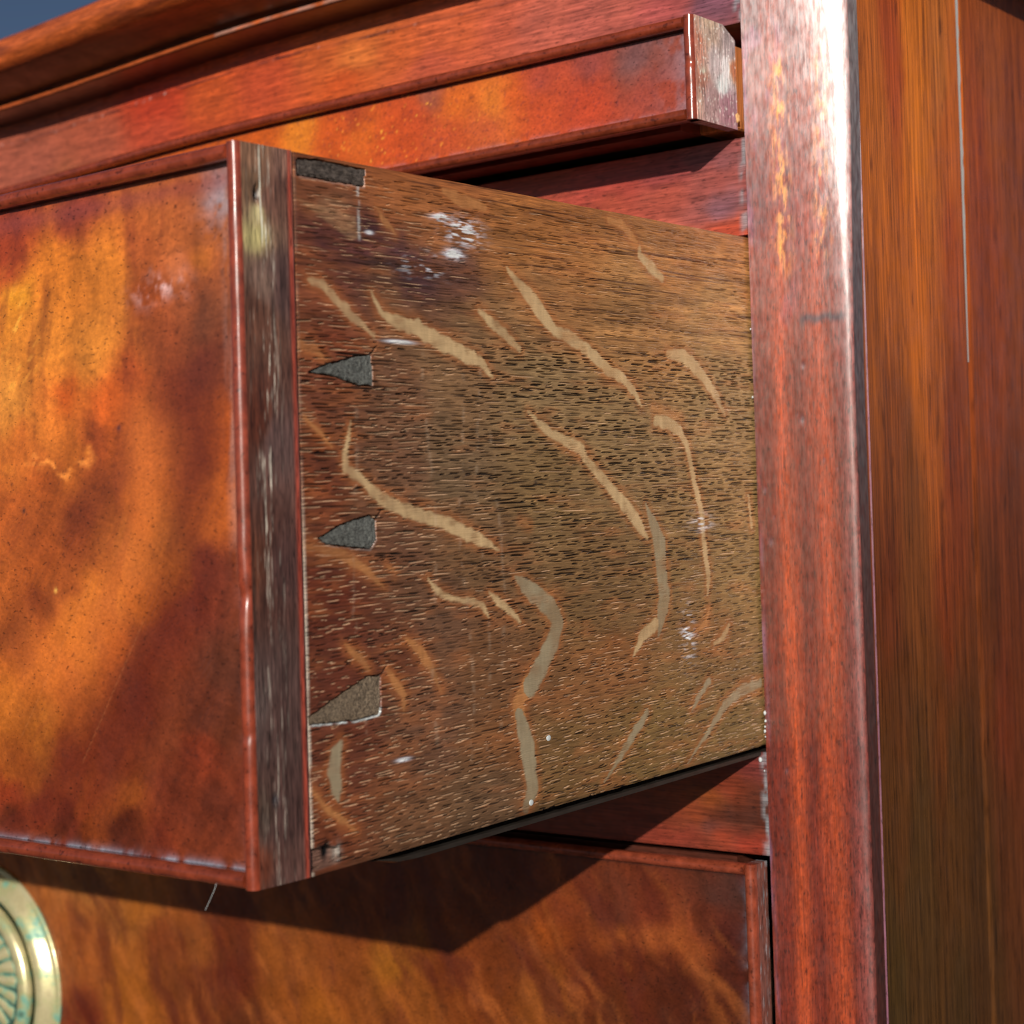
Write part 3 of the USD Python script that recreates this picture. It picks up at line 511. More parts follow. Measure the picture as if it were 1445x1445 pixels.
# pale old filler left in the joint of the side boards
zf = np.linspace(.096, ZRAIL, 160)
prof = []
for z in zf:
    w = (.00002 + .00012 * noise(np.array([[z * 700, 2, 3]]))[0] ** 1.3 * (.4 + noise(np.array([[z * 130, 5, 3]]))[0])) * float(smooth01(z, .105, .165)) + .000008
    pt_ = .0004 * float(smooth01(z, .098, .15)) * (.55 + .6 * noise(np.array([[z * 420, 8, 3]]))[0])
    yb = JY - .0016 * (z - .188) / .095 * 0 + .00005 * math.sin(z * 60)
    prof.append([(W - .0012, yb - w, z), (W - .00055 + pt_, yb - w * .7, z), (W - .00055 + pt_, yb + w * .7, z), (W - .0012, yb + w, z)])
part(chest, 'filler_strip', orient(*sweep(np.array(prof))), old_filler, smooth=False, label='pale filler line in the joint between the side boards')
part(chest, 'side_board', box(LEFT + .0006, LEFT + .02, .0306, DEPTH, ZBOT, ZRAIL), inner_wood)

# ---- cornice: moulding profile (depth out from the carcass, height)
CP = [(.02, .2017), (0, .2018), (-.0125, .2023), (-.0132, .2025), (-.0134, .2030), (-.0134, .2036), (-.0130, .2040), (-.0122, .2042), (-.0119, .2047), (-.0130, .2052), (-.0165, .2061)]
_c = np.array([(-.0165, .2061), (-.0225, .2076), (-.0290, .2092), (-.0312, .2120), (-.0318, .2150), (-.0306, .2175), (-.0275, .2193), (-.0235, .2204), (-.018, .2211)])
for _ in range(3):
    _q = np.empty((2 * len(_c) - 2, 2)); _q[0::2] = .75 * _c[:-1] + .25 * _c[1:]; _q[1::2] = .25 * _c[:-1] + .75 * _c[1:]; _c = np.vstack([_c[:1], _q, _c[-1:]])
CP += [tuple(c) for c in _c[1:]] + [(.02, .2214)]
CP = np.array(CP)


def moulding(side):
    n = 420 if not side else 120
    rows = []
    for i in range(n):
        t = i / (n - 1)
        row = []
        for d, z in CP:
            if not side:
                xe = W - d                       # mitre
                x = LEFT - .02 + (xe - LEFT + .02) * t; y = d + float(curve(np.array(x)))
            else:
                ye = d
                y = ye + (DEPTH - ye) * t; x = W - d
            row.append((x, y, z))
        rows.append(row)
    rows = np.array(rows)
    # dense profile for smooth shading: separate rows per facet edge are kept by the shader's bevel-free look
    V, F = sweep(rows)
    return orient(V, F)


def mould_cd(V, seed):
    p = V * 1000
    g = fbm(p / np.array([22, 4.0, 2.2]) + seed, 4, seed); m = fbm(p / np.array([5, 4, 3]), 4, seed + 3); f = fbm(p / np.array([7, 1.2, .9]), 3, seed + 7)
    cd = lin((165, 78, 34)) / K_FRONT * np.clip(.5 + 1.0 * g, .4, 1.5)[:, None] * np.clip(.55 + .9 * f, .5, 1.45)[:, None]
    cd = mixc(cd, lin((90, 36, 24)) / K_FRONT, smooth01(fbm(p / np.array([30, 5.0, 2.6]), 4, seed + 11), .5, .68) * .7)
    fil = np.exp(-((p[:, 2] - 203.4) / .8) ** 2) * (np.abs(p[:, 1] + 13.2) < 1.2)
    cd = mixc(cd, lin((150, 112, 98)) / K_FRONT, fil * smooth01(m, .3, .55))  # lit edge of the fillet painted paler
    cove = smooth01(p[:, 1], -24.5, -19.0) * (p[:, 2] > 204.1) * (p[:, 2] < 209); cd = mixc(cd, lin((42, 24, 16)) / K_FRONT, cove * .85)  # shade under the overhang painted into the cove
    low = (p[:, 2] < 202.6); cd = np.where(low[:, None], lin((58, 28, 18)) / K_FRONT * np.clip(.5 + g, .4, 1.4)[:, None], cd)  # underside painted dark for its shade
    return cd


Vm, Fm = moulding(False); put(path(chest, 'cornice_moulding'), Vm, Fm, mahogany_x, mould_cd(Vm, 5))
Vm, Fm = moulding(True); put(path(chest, 'cornice_moulding'), Vm, Fm, mahogany_x, mould_cd(Vm, 9))
part(chest, 'top_board', box(LEFT - .02, W - .0205, .0205, DEPTH, .2024, .2212), mahogany_x, lin((150, 65, 40)) / K_FRONT)

for fx in (LEFT + .03, W - .032):
    for fy in (.034, DEPTH - .034):
        zz2 = np.linspace(-.2998, ZBOT - .0004, 24); an_ = np.linspace(0, 2 * math.pi, 25)[:-1]
        ft = [[(fx + q_ * math.cos(t), fy + q_ * math.sin(t), z) for t in an_] for z in zz2 for q_ in [.016 + .010 * math.sin((z + .3) / .1 * math.pi) ** 2 + .003 * (z > -.212)]]
        part(chest, 'foot', orient(*sweep(np.array(ft))), mahogany_z, lin((130, 55, 40)) / K_FRONT, smooth=True)

# ---- small lumps of wax along the drawer joint
for (x, y, z, r) in ((.7, -.2, 11.6, .42), (.8, -.2, 9.7, .33), (.6, -.15, 8.3, .25), (.5, -.15, 7.2, .36), (.6, -.15, 5.9, .2), (-1.2, .2, .3, .5), (-.2, .2, -2.3, .2), (.4, -.1, 103, .22), (.3, -.1, 86.8, .25)):
    import trimesh
    s = trimesh.creation.icosphere(subdivisions=2, radius=1.0)
    v = np.array(s.vertices); v *= (1 + .5 * (noise(v * 1.7 + 5 + z) - .5))[:, None]
    v = v * np.array([.8, .8, 1.15]) * r * MM + np.array([x, y, z]) * MM
    part(chest, 'wax_crumb', (v, np.array(s.faces)), wax, smooth=True)


# ================================================================== a drawer front with cockbeads
def drawer_front(parent, key, x0, x1, z0, z1, yb, step, mat, seed, leaning=False, amp=4, scale=9, extra=None, xb0=None, curved=False, back=.008, ripple=.0, stv=(3, 3), bloom=.9, bp=BP, bc=((128, 54, 34), (118, 50, 30))):
    """Figured face between cockbeads; yb is the cockbead's outer plane."""
    def L(v):
        if leaning: return lean(v)
        v = np.array(v)
        if curved: v[..., 1] += curve(v[..., 0])
        return v
    yfc = yb + bp
    pts = face_grid(x0, x1 - BW, z0 + BW, z1 - BW, yfc, step)
    p = pts[..., [0, 2]].reshape(-1, 2) * 1000
    cd = coarse(lambda q: tones(key, q, K_FRONT, amp=amp, scale=scale, seed=seed, spread=1.6), pts, [0, 2], 2)
    w = warp2(p, 5, 14, seed + 2)
    st = n2(w, stv[0], stv[1], seed + 11, 5); mo = n2(p, .8, .8, seed + 12, 3)
    cd *= (np.clip(.66 + .68 * st, .55, 1.45) * np.clip(.86 + .28 * mo, .7, 1.3))[:, None]
    dk = smooth01(n2(w, 2.2, 1.4, seed + 14, 4), .6, .74); cd *= (1 - .3 * dk)[:, None]
    # bluish wax bloom by the right bead; painted sky reflection along the bottom bead
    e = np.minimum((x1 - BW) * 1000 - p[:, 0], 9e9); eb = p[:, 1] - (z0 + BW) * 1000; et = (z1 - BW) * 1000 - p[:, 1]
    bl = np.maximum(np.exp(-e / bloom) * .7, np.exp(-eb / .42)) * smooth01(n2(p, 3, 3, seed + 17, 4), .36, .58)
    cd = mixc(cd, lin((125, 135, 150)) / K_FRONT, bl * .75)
    cd = mixc(cd, lin((30, 20, 18)) / K_FRONT, np.exp(-(et / .55) ** 2) * .85)  # shadow line of the top bead painted dark on the face
    if extra: cd = extra(p, cd)
    pts[..., 1] += ((n2(p, 6, 9, seed + 19, 3) - .5) * .00022).reshape(pts.shape[:2]) + (np.exp(-e / .35) * -.00035 + np.exp(-eb / .35) * -.0003).reshape(pts.shape[:2])
    if ripple:
        a = w @ np.array([.83, .56]); pts[..., 1] += (ripple * np.sin(a * 2 * math.pi / .8 + 5 * n2(p, 2, 2, seed + 23, 3)) * smooth01(n2(p, 9, 9, seed + 24, 3), .35, .6)).reshape(pts.shape[:2])
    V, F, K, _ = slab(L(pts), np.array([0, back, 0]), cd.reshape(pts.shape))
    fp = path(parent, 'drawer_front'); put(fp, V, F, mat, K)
    for a, b, ac, bs in (((x1, yb, z0), (x1, yb, z1), (-1, 0, 0), 1), ((xb0 or x0, yb, z1), (x1 - BW, yb, z1), (0, 0, -1), 2), ((xb0 or x0, yb, z0), (x1 - BW, yb, z0), (0, 0, 1), 3)):
        Vb, Fb = bead(a, b, ac, n=420, seed=seed + bs, bp=bp)
        part(fp, 'cockbead', (L(Vb), Fb), bead_wood, bead_cd(Vb, bc[0] if bs != 3 else bc[1], seed + bs), smooth=True)
    return fp


# ================================================================== the open drawer
drawer = thing('open_drawer', 'large mahogany-fronted drawer pulled far out, its oak side with dark dovetails in view', 'drawer')


def mf_extra(p, cd):
    # figure swept in arcs, with fine cross ripples
    wq = warp2(p, 5.0, 16, 291); dxy = wq - np.array([-62.0, 78.0]); rr_ = np.hypot(dxy[:, 0] * 1.25, dxy[:, 1]); th_ = np.arctan2(dxy[:, 1], dxy[:, 0])
    d2_ = wq - np.array([-118.0, 104.0]); r2_ = np.hypot(d2_[:, 0] * 1.2, d2_[:, 1]); t2_ = np.arctan2(d2_[:, 1], d2_[:, 0])
    arc = fbm(np.column_stack([r2_ / 3.6, t2_ * 4.2, np.full(len(p), .4)]), 5, 292); rip = fbm(np.column_stack([r2_ / 9, t2_ * 140, np.full(len(p), 2.4)]), 3, 293)
    cd = cd * (np.clip(.42 + 1.16 * arc, .55, 1.5) * np.clip(.72 + .56 * rip, .7, 1.3))[:, None]
    cd = mixc(cd, lin((95, 34, 20)) / K_FRONT, smooth01(fbm(np.column_stack([r2_ / 5.5, t2_ * 3.2, np.full(len(p), 5.4)]), 4, 294), .54, .7) * .45)
    rb = rr_ + 9 * (fbm(np.column_stack([p / 18, np.full(len(p), 7.7)]), 3, 296) - .5); an = smooth01(th_, -2.0, -1.5) * (1 - smooth01(th_, .0, .5))
    cd = mixc(cd, lin((84, 28, 15)) / K_FRONT, np.exp(-((rb - 60) / 10) ** 2) * an * .75)
    cd = mixc(cd, lin((205, 108, 44)) / K_FRONT, np.exp(-((rb - 43) / 7) ** 2) * an * .45)
    # pale rubbed patch, gold glints painted into the figure, dark specks and fine scratches
    w = warp2(p, 2.5, 4, 301)
    g = np.exp(-(((w[:, 0] + 23.5) / 5.2) ** 2 + ((w[:, 1] - 102.5) / 2.0) ** 2)) * smooth01(n2(p, 1.6, 1.6, 302, 3), .4, .62)
    cd = mixc(cd, lin((215, 170, 165)) / K_FRONT, g * .8)
    gl = np.exp(-(((w[:, 0] + 64) / 4.5) ** 2 + ((w[:, 1] - 97.0) / 8.0) ** 2)) * smooth01(n2(p @ np.array([[.8, -.6], [.6, .8]]), 4, 1.0, 303, 3), .55, .68)
    cd = mixc(cd, lin((235, 160, 60)) / K_FRONT, gl * .7)
    # curved gold streak
    zc = 72.6 + .9 * np.sin((p[:, 0] + 45) * .35) + .02 * (p[:, 0] + 52) ** 2 * .5
    s = np.exp(-((w[:, 1] - zc) / .7) ** 2) * smooth01(p[:, 0], -66, -58) * (1 - smooth01(p[:, 0], -46, -40)) * smooth01(n2(p, 2.5, .8, 305, 3), .4, .6)
    cd = mixc(cd, lin((235, 140, 60)) / K_FRONT, s * .7)
    r = np.random.default_rng(5)
    for _ in range(240):
        c = np.array([r.uniform(-74, -6), r.uniform(4, 120)]); rr = r.uniform(.12, .3); d = ((p - c) ** 2).sum(1)
        i = d < (3 * rr) ** 2; cd[i] = mixc(cd[i], lin((55, 25, 20)) / K_FRONT, np.exp(-d[i] / rr ** 2) * .7)
    for c, rr, col in (((-63.5, 64.9), .55, (40, 28, 28)), ((-35.2, 79.0), .55, (60, 35, 40)), ((-54.5, 49.8), .4, (225, 170, 80))):
        d = ((p - c) ** 2).sum(1); cd = mixc(cd, lin(col) / K_FRONT, np.exp(-d / rr ** 2) * .95)
    for a, b in (((-66, 22), (-44, 52)), ((-48, 18), (-30, 44))):
        a, b = np.array(a, float), np.array(b, float); t = np.clip(((p - a) @ (b - a)) / ((b - a) @ (b - a)), 0, 1); dd = np.linalg.norm(p - a - t[:, None] * (b - a), axis=1)
        cd = mixc(cd, lin((205, 130, 80)) / K_FRONT, np.exp(-(dd / .12) ** 2) * .12)
    g = np.exp(-(((w[:, 0] + 6.5) / 4.5) ** 2 + ((w[:, 1] - 117) / 5.0) ** 2)) * smooth01(n2(p, 2.4, 2.4, 311, 4), .32, .55); cd = mixc(cd, lin((140, 150, 165)) / K_FRONT, g * .6)
    g = np.exp(-((p[:, 0] + 5.2) / 1.6) ** 2) * smooth01(n2(p, 1.4, 9, 312, 4), .4, .62) * smooth01(p[:, 1], 40, 75); cd = mixc(cd, lin((140, 115, 110)) / K_FRONT, g * .5)  # greyish sheen painted down the right edge
    # dark band where the top veneer meets the bead
    cd = mixc(cd, lin((120, 55, 50)) / K_FRONT, np.exp(-((p[:, 1] - 119.5) / 2.0) ** 2) * .55)
    return cd


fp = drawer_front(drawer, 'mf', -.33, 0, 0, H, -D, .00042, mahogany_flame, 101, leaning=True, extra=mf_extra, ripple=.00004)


# end of the drawer front (end grain, flush with the oak side)
def front_end():
    pts = side_grid(-D + .0014, -D + T - .0002, .0, H, .00006, .00014, .0004)
    p = pts[..., [1, 2]].reshape(-1, 2) * 1000
    cd = tones('eg', p, K_SIDE, amp=.8, scale=3, seed=13)
    st = n2(p, .5, 16, 14, 4); sp = .62 * n2(p, .22, 5.5, 15, 4) + .38 * n2(p, 1.1, 14, 16, 4)
    cd = cd * np.array([.82, .78, .78]) * np.clip(.05 + 1.8 * st, .3, 1.8)[:, None]
    cd = mixc(cd, lin((135, 52, 36)) / K_SIDE, np.exp(-((p[:, 0] + (D - T) * 1000 + .9) / .5) ** 2) * .8)
    mid = np.exp(-((p[:, 0] + D * 1000 - 6.0) / 2.6) ** 2)
    cd = mixc(cd, lin((190, 180, 165)) / K_SIDE, smooth01(sp, .56, .66) * mid * (.35 + .6 * smooth01(p[:, 1], 30, 90)))
    cd = mixc(cd, lin((45, 25, 25)) / K_SIDE, smooth01(1 - sp, .64, .74) * .6)
    h = ((st - .5) * .0001 - np.exp(-(((p[:, 0] + D * 1000 - 4.8) / .5) ** 2 + ((p[:, 1] - 116.5) / 1.1) ** 2)) * .0012).reshape(pts.shape[:2])
    hole = np.exp(-(((p[:, 0] + D * 1000 - 4.8) / .5) ** 2 + ((p[:, 1] - 116.5) / 1.1) ** 2)); cd = mixc(cd, lin((15, 12, 12)) / K_SIDE, hole * 1.3)
    kn = np.exp(-(((p[:, 0] + D * 1000 - 5.6) / .8) ** 2 + ((p[:, 1] - 14.5) / 1.0) ** 2)); cd = mixc(cd, lin((40, 40, 45)) / K_SIDE, kn * .8)
    h += (-kn * .0004).reshape(h.shape)
    pts[..., 0] += h
    V, F, K, _ = slab(lean(pts), np.array([-.0028, 0, 0]), cd.reshape(pts.shape))
    put(path(drawer, 'front_end'), V, F, end_wood, K)


front_end()
Vl, Fl = box(-.33, -.0125, -D + .0100, -D + T, 0, H - .0005); part(drawer, 'front_core', (lean(Vl), Fl), inner_wood)


# ---- the oak side
def zb(y):
    """lower edge of the oak side: it climbs slightly towards the chest"""
    return .0038 * np.clip((y + D - T) / (D - T), 0, 1.15)


def poly_mask(p, poly, soft=.12):
    """soft inside mask and signed distance (mm) of a polygon"""
    poly = np.array(poly, float); n = len(poly); dist = np.full(len(p), 1e9); ins = np.zeros(len(p), bool)
    for i in range(n):
        a, b = poly[i], poly[(i + 1) % n]; t = np.clip(((p - a) @ (b - a)) / ((b - a) @ (b - a)), 0, 1)
        dist = np.minimum(dist, np.linalg.norm(p - a - t[:, None] * (b - a), axis=1))
        c = (a[1] > p[:, 1]) != (b[1] > p[:, 1])
        with np.errstate(divide='ignore', invalid='ignore'):
            xi = (b[0] - a[0]) * (p[:, 1] - a[1]) / (b[1] - a[1]) + a[0]
        ins ^= c & (p[:, 0] < xi)
    sd = np.where(ins, -dist, dist)
    return sd


def build_oak():
    yd = np.linspace(-D + T + .0003, .004, 470); ys = np.concatenate([yd, [.05, .12, .20]])
    nv = 1060
    y, t = np.meshgrid(ys, np.linspace(0, 1, nv))
    ztop = H + .0000 - .0002 * fbm(np.stack([y * 60, y * 0, y * 0 + 3], -1), 3, 8)
    z = zb(y) + (ztop - zb(y)) * t
    p = np.column_stack([y.ravel(), z.ravel()]) * 1000
    N = len(p)
    cd = coarse(lambda q: tones('oak', q, K_SIDE, amp=6, scale=12, seed=31, stretch=(1.4, 1), spread=1.2), np.stack([y, y, z], -1), [0, 2], 4)
    # long fibres
    f1 = n2(p, 14, .55, 32, 4); f2 = n2(p, 30, 2.2, 33, 4); f3 = n2(p, 4, 4, 34, 4)
    up = smooth01(p[:, 1], 84, 104)          # the top third has long straight streaks
    cd *= (np.clip(.55 + .9 * f1, .5, 1.5) * np.clip(.75 + .5 * f3, .65, 1.35))[:, None]
    cd *= (1 + up * (np.clip(.25 + 1.5 * f2, .4, 1.5) - 1))[:, None]
    ln_ = smooth01(n2(p, 26, .42, 46, 4), .58, .68) * np.clip(up + (p[:, 0] < -120) * .5, 0, 1); cd = mixc(cd, lin((52, 28, 20)) / K_SIDE, ln_ * .7)
    stn = np.clip(1 - smooth01(p[:, 0], -150, -112), 0, 1) * .5 + np.exp(-(122 - p[:, 1]) / 5.0) * .25; cd = mixc(cd, cd * np.array([.78, .55, .46]), stn)
    cd = cd * np.array([.78, .80, .86])
    cd = mixc(cd, lin((42, 26, 24)) / K_SIDE, np.exp(-(((p[:, 0] + 128) / 17) ** 2 + ((p[:, 1] - 107 + .06 * (p[:, 0] + 128)) / 5.5) ** 2)) * smooth01(n2(p, 16, 1.1, 47, 4), .34, .56) * .85)
    cd = mixc(cd, lin((48, 26, 20)) / K_SIDE, np.exp(-(((p[:, 0] + 146) / 9) ** 2 + ((p[:, 1] - 62) / 26) ** 2)) * smooth01(n2(p, 7, 2.0, 48, 4), .38, .62) * .6)
    cd = mixc(cd, lin((140, 82, 45)) / K_SIDE, smooth01(n2(p, 10, 2.0, 35, 4), .5, .75) * .3)   # rusty patches
    # rays
    fm = np.zeros(N); halo = np.zeros(N); tone = np.zeros((N, 3))
    cols = [lin((160, 134, 98)) / K_SIDE, lin((150, 100, 58)) / K_SIDE, lin((122, 110, 88)) / K_SIDE]
    wob = warp2(p, .55, 1.5, 36)
    for kind, pl in FLECKS:
        pl = np.array(pl); lo, hi = pl[:, :2].min(0) - 3.5, pl[:, :2].max(0) + 3.5
        sel = np.nonzero((p > lo).all(1) & (p < hi).all(1))[0]
        if not len(sel): continue
        q = wob[sel]; best = np.full(len(sel), 1e9)
        for a, b in zip(pl[:-1], pl[1:]):
            ab = b[:2] - a[:2]; tt = np.clip(((q - a[:2]) @ ab) / (ab @ ab), 0, 1)
            ww = (a[2] + (b[2] - a[2]) * tt) * 1.2
            # widths are vertical half-heights seen across a slanted band
            best = np.minimum(best, np.linalg.norm(q - a[:2] - tt[:, None] * ab, axis=1) - ww)
        m = (1 - smooth01(best + .28 * (n2(p[sel], .5, 2.2, 38, 3) - .5), -.5, .3)) * (.55 + .45 * smooth01(n2(p[sel], 3.2, 2.6, 39, 3), .25, .5))
        if kind == 1: m *= .8
        c = cols[kind] * np.clip(.75 + .5 * n2(p[sel], .7, 5, 37, 3), .75, 1.25)[:, None]
        new = m > fm[sel]; tone[sel[new]] = c[new]; fm[sel] = np.maximum(fm[sel], m)
        halo[sel] = np.maximum(halo[sel], np.exp(-(np.maximum(best, 0) / 1.2) ** 2))
    cd = mixc(cd, lin((135, 78, 40)) / K_SIDE, np.clip(halo - fm, 0, 1) * .42)
    # pores: short grooves along the grain
    groove = np.zeros((nv, len(ys))); chalk = np.zeros_like(groove)
    r = np.random.default_rng(41)
    du = (yd[1] - yd[0]) * 1000; dv = H * 1000 / (nv - 1)
    fmg = fm.reshape(groove.shape)
    rows = np.arange(1.0, 123.5, .56)
    for zr in rows:
        yq = -152.0 + r.uniform(-8, 0)
        while yq < 4:
            low = zr < 42; top = zr > 96
            ln = r.gamma(3.0, .9) * (.7 if low else 1.2) + .5
            gap = r.gamma(2.0, .6) * (1.5 if (low or top) else .9) + .7
            zc = zr + r.normal(0, .24) + .2 * math.sin(yq * .09 + zr)
            h = r.uniform(.07, .135) * (1.1 if 40 < zr < 96 else .85)
            dep = r.uniform(.5, 1.0) * (.55 if top else 1.0)
            left = (yq < -118); pale = r.random() < (.5 if left or zr < 35 else .12)
            i0, i1 = int((yq + 152.2) / du), int((yq + ln + 152.2) / du) + 1
            zbm = float(zb(np.array(yq * .001))) * 1000
            vc = (zc - zbm) / (H * 1000 - zbm) * (nv - 1); hw = h / dv
            j0, j1 = int(vc - 3 * hw - 3), int(vc + 3 * hw + 4)
            i0c, i1c, j0c, j1c = max(i0, 0), min(i1, 470), max(j0, 0), min(j1, nv)
            if i1c > i0c and j1c > j0c:
                ii = np.arange(i0c, i1c); jj = np.arange(j0c, j1c)
                s = np.clip((ii - i0) / max(1, i1 - i0), 0, 1); env = np.clip(np.sin(math.pi * s) * 1.8, 0, 1)
                cj = vc + .5 * np.sin(s * 4 + zr * 3) + r.uniform(-1, 1) * s
                g = np.exp(-((jj[:, None] - cj) / hw) ** 2) * env * dep
                g *= 1 - fmg[j0c:j1c, i0c:i1c]
                groove[j0c:j1c, i0c:i1c] = np.maximum(groove[j0c:j1c, i0c:i1c], g)
                if pale:
                    g2 = np.exp(-((jj[:, None] - cj + hw * .9) / (hw * .55)) ** 2) * env * (1 - fmg[j0c:j1c, i0c:i1c])
                    chalk[j0c:j1c, i0c:i1c] = np.maximum(chalk[j0c:j1c, i0c:i1c], g2 * r.uniform(.5, 1))
            yq += ln + gap
    gv = groove.ravel()
    dens = (.5 + .5 * smooth01(n2(p, 14, 9, 44, 3), .3, .55)) * (.6 + .6 * smooth01(n2(p, 60, 1.5, 45, 2), .3, .6))
    gv = gv * dens
    cd = mixc(cd, lin((20, 16, 14)) / K_SIDE, np.clip(gv * 1.5, 0, .95))
    cd = mixc(cd, lin((205, 165, 130)) / K_SIDE, chalk.ravel() * .6)
    cd = mixc(cd, tone, fm * (.5 + .38 * smooth01(n2(p, 5, 5, 49, 3), .3, .6)))
    # white chalky smears near the top, small dashes, and painted blue-white glints
    for (cy, cz, ry, rz, th, a) in ((-105.5, 115.5, 4.5, 2.0, .5, .9), (-108.8, 111.0, 2.4, .8, .45, .9), (-112, 117.6, 2.6, .7, .45, .8), (-118, 108, 6, 2.2, .6, .35), (-24, 57.5, 4.0, 1.6, .5, .4), (-31.5, 32, 2.4, 5.0, .54, .55), (-125.5, 93.4, 3.2, .28, .2, .85), (-133, 112.8, .9, .3, .2, .7), (-128, 17, 1.6, .3, .2, .8)):
        g = np.exp(-(((p[:, 0] - cy) / ry) ** 2 + ((p[:, 1] - cz) / rz) ** 2)) * 1.3 * smooth01(n2(p, 2.2, .45, 51 + int(cy * 7) % 90, 3), th - .06, th + .12)
        cd = mixc(cd, lin((215, 222, 235)) / K_SIDE, g * a)
    # faint vertical drips of pale dust
    for cy in (-118, -108.5, -103, -139, -98):
        g = np.exp(-((p[:, 0] - cy - 1.2 * np.sin(p[:, 1] * .11 + cy)) / .55) ** 2) * smooth01(n2(p, 1.6, 2.0, 60 + int(-cy), 3), .5, .64) * smooth01(p[:, 1], 10, 18) * (1 - smooth01(p[:, 1], 88, 95))
        cd = mixc(cd, lin((150, 130, 110)) / K_SIDE, g * .2)
    # pale scribe line along the joint with the front
    sc = np.exp(-((p[:, 0] + (D - T) * 1000 - .45) / .17) ** 2) * smooth01(n2(p, 3, 7, 71, 3), .36, .55) * (1 - smooth01(p[:, 1], 45, 75) * .85)
    cd = mixc(cd, lin((200, 195, 180)) / K_SIDE, sc * .8)
    # worn pale triangle under the upper dovetail
    sd = poly_mask(p, [(-152.2, 117.0), (-136.5, 115.4), (-135.8, 111.3), (-138, 110.8)]); g = 1 - smooth01(sd, -.5, .3)
    cd = mixc(cd, lin((150, 120, 88)) / K_SIDE * np.clip(.3 + 1.4 * n2(p, 1.2, .6, 73, 3), .4, 1.6)[:, None], g * .28 * (.4 + n2(p, 2, 1, 74, 3)))
    g = np.exp(-((p[:, 0] + 135.7) / .35) ** 2) * smooth01(p[:, 1], 110.5, 112) * (1 - smooth01(p[:, 1], 121.5, 122.5)); cd = mixc(cd, lin((170, 172, 170)) / K_SIDE, g * .5 * smooth01(n2(p, 1, 1.2, 76, 3), .42, .6))
    lip = np.zeros_like(groove); lip[:-2] = groove[2:]; lip = np.clip(lip.ravel() * dens - gv, 0, 1)
    cd = mixc(cd, cd * 1.5, lip * .5)  # lit lower lip of each pore painted brighter
    dx = -gv * .00042 + lip * .00016 + (f1 - .5) * .00007
    dx += up * (f2 - .5) * .00012
    # recesses for the dovetails; black shrinkage cracks above, pale edge below
    for k, poly in enumerate(PINS):
        sd = poly_mask(warp2(p, .15, .8, 80 + k), poly)
        dx = np.where(sd < .12, np.minimum(dx, -.0009), dx)
        edge = np.exp(-((sd - .05) / .13) ** 2); cd = mixc(cd, lin((14, 11, 10)) / K_SIDE, edge * .8 * smooth01(n2(p, 2, 2, 84 + k, 2), .3, .5))
        if k >= 1:
            low = np.exp(-((sd - .3) / .16) ** 2) * (p[:, 1] < np.array(poly)[:, 1].min() + 1.6); cd = mixc(cd, lin((175, 185, 185)) / K_SIDE, low * (.8 if k == 2 else .12) * smooth01(n2(p, 2, 1, 90 + k, 2), .3, .5))
        a = max(poly, key=lambda q: q[0] + q[1] * .6); a = np.array(a)
        t_ = (p - a) @ np.array([.8, .6]); nrm = (p - a) @ np.array([-.6, .8]) + .15 * np.sin(t_ * 2)
        if k != 3:
            ck = np.exp(-(nrm / (.2 - .045 * np.clip(t_, 0, 4))) ** 2) * ((t_ > -.6) & (t_ < 2.6)); cd = mixc(cd, lin((12, 10, 10)) / K_SIDE, ck * .95); dx -= ck * .0005
    sd = poly_mask(warp2(p, .3, .9, 87), CHIP); ed = np.exp(-((sd) / .3) ** 2) * (p[:, 1] > 1.5)
    cd = mixc(cd, lin((12, 9, 9)) / K_SIDE, ed * .9); g = 1 - smooth01(sd, -.3, 0)
    cd = mixc(cd, lin((92, 68, 58)) / K_SIDE, g * .8); dx -= g * .0006
    hl = np.exp(-(((p[:, 0] + 148.3) / .75) ** 2 + ((p[:, 1] - 4.0) / 1.6) ** 2)); cd = mixc(cd, lin((6, 5, 5)) / K_SIDE, hl * 1.5); dx -= np.clip(hl * 1.5, 0, 1) * .0005
    g = np.exp(-(((p[:, 0] + 145.9) / 1.0) ** 2 + ((p[:, 1] - 3.2) / 1.5) ** 2)); cd = mixc(cd, lin((128, 122, 114)) / K_SIDE, g * .7 * smooth01(n2(p, .8, .8, 88, 3), .3, .6))
    kn = np.exp(-(((p[:, 0] + 85.5) / .55) ** 2 + ((p[:, 1] - 67.2) / .5) ** 2)) + np.exp(-(((p[:, 0] + 62.0) / .5) ** 2 + ((p[:, 1] - 77.6) / .45) ** 2)); cd = mixc(cd, lin((35, 28, 26)) / K_SIDE, kn * .8)
    # darker along the lower edge
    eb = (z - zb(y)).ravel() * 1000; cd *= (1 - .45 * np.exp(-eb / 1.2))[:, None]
    x = dx.reshape(y.shape)
    x = np.where(y > .006, -.0001, x)
    yy_ = y + LEAN * z / H * np.clip(1 - (y + D - T) / .05, 0, 1)
    pts = np.stack([x, yy_, z], -1)
    V, F, K, Po = slab(pts, np.array([-.010, 0, 0]), cd.reshape(pts.shape), fm.reshape(y.shape))
    ob = path(drawer, 'side_board'); put(ob, V, F, oak_wood, K, pore=Po * .85)
    for k, poly in enumerate(PINS):
        dovetail(ob, poly, k)
    for (cy, cz, rr) in ((-84.2, 15.7, .62), (-90.6, 3.6, .6)):
        import trimesh
        s = trimesh.creation.icosphere(subdivisions=2, radius=1.0); v = np.array(s.vertices) * np.array([.25, 1.2, 1]) * rr * MM
        part(ob, 'paint_drop', (v + np.array([0, cy, cz]) * MM, np.array(s.faces)), wax, smooth=True, label='round white drop of paint on the oak')
    return ob


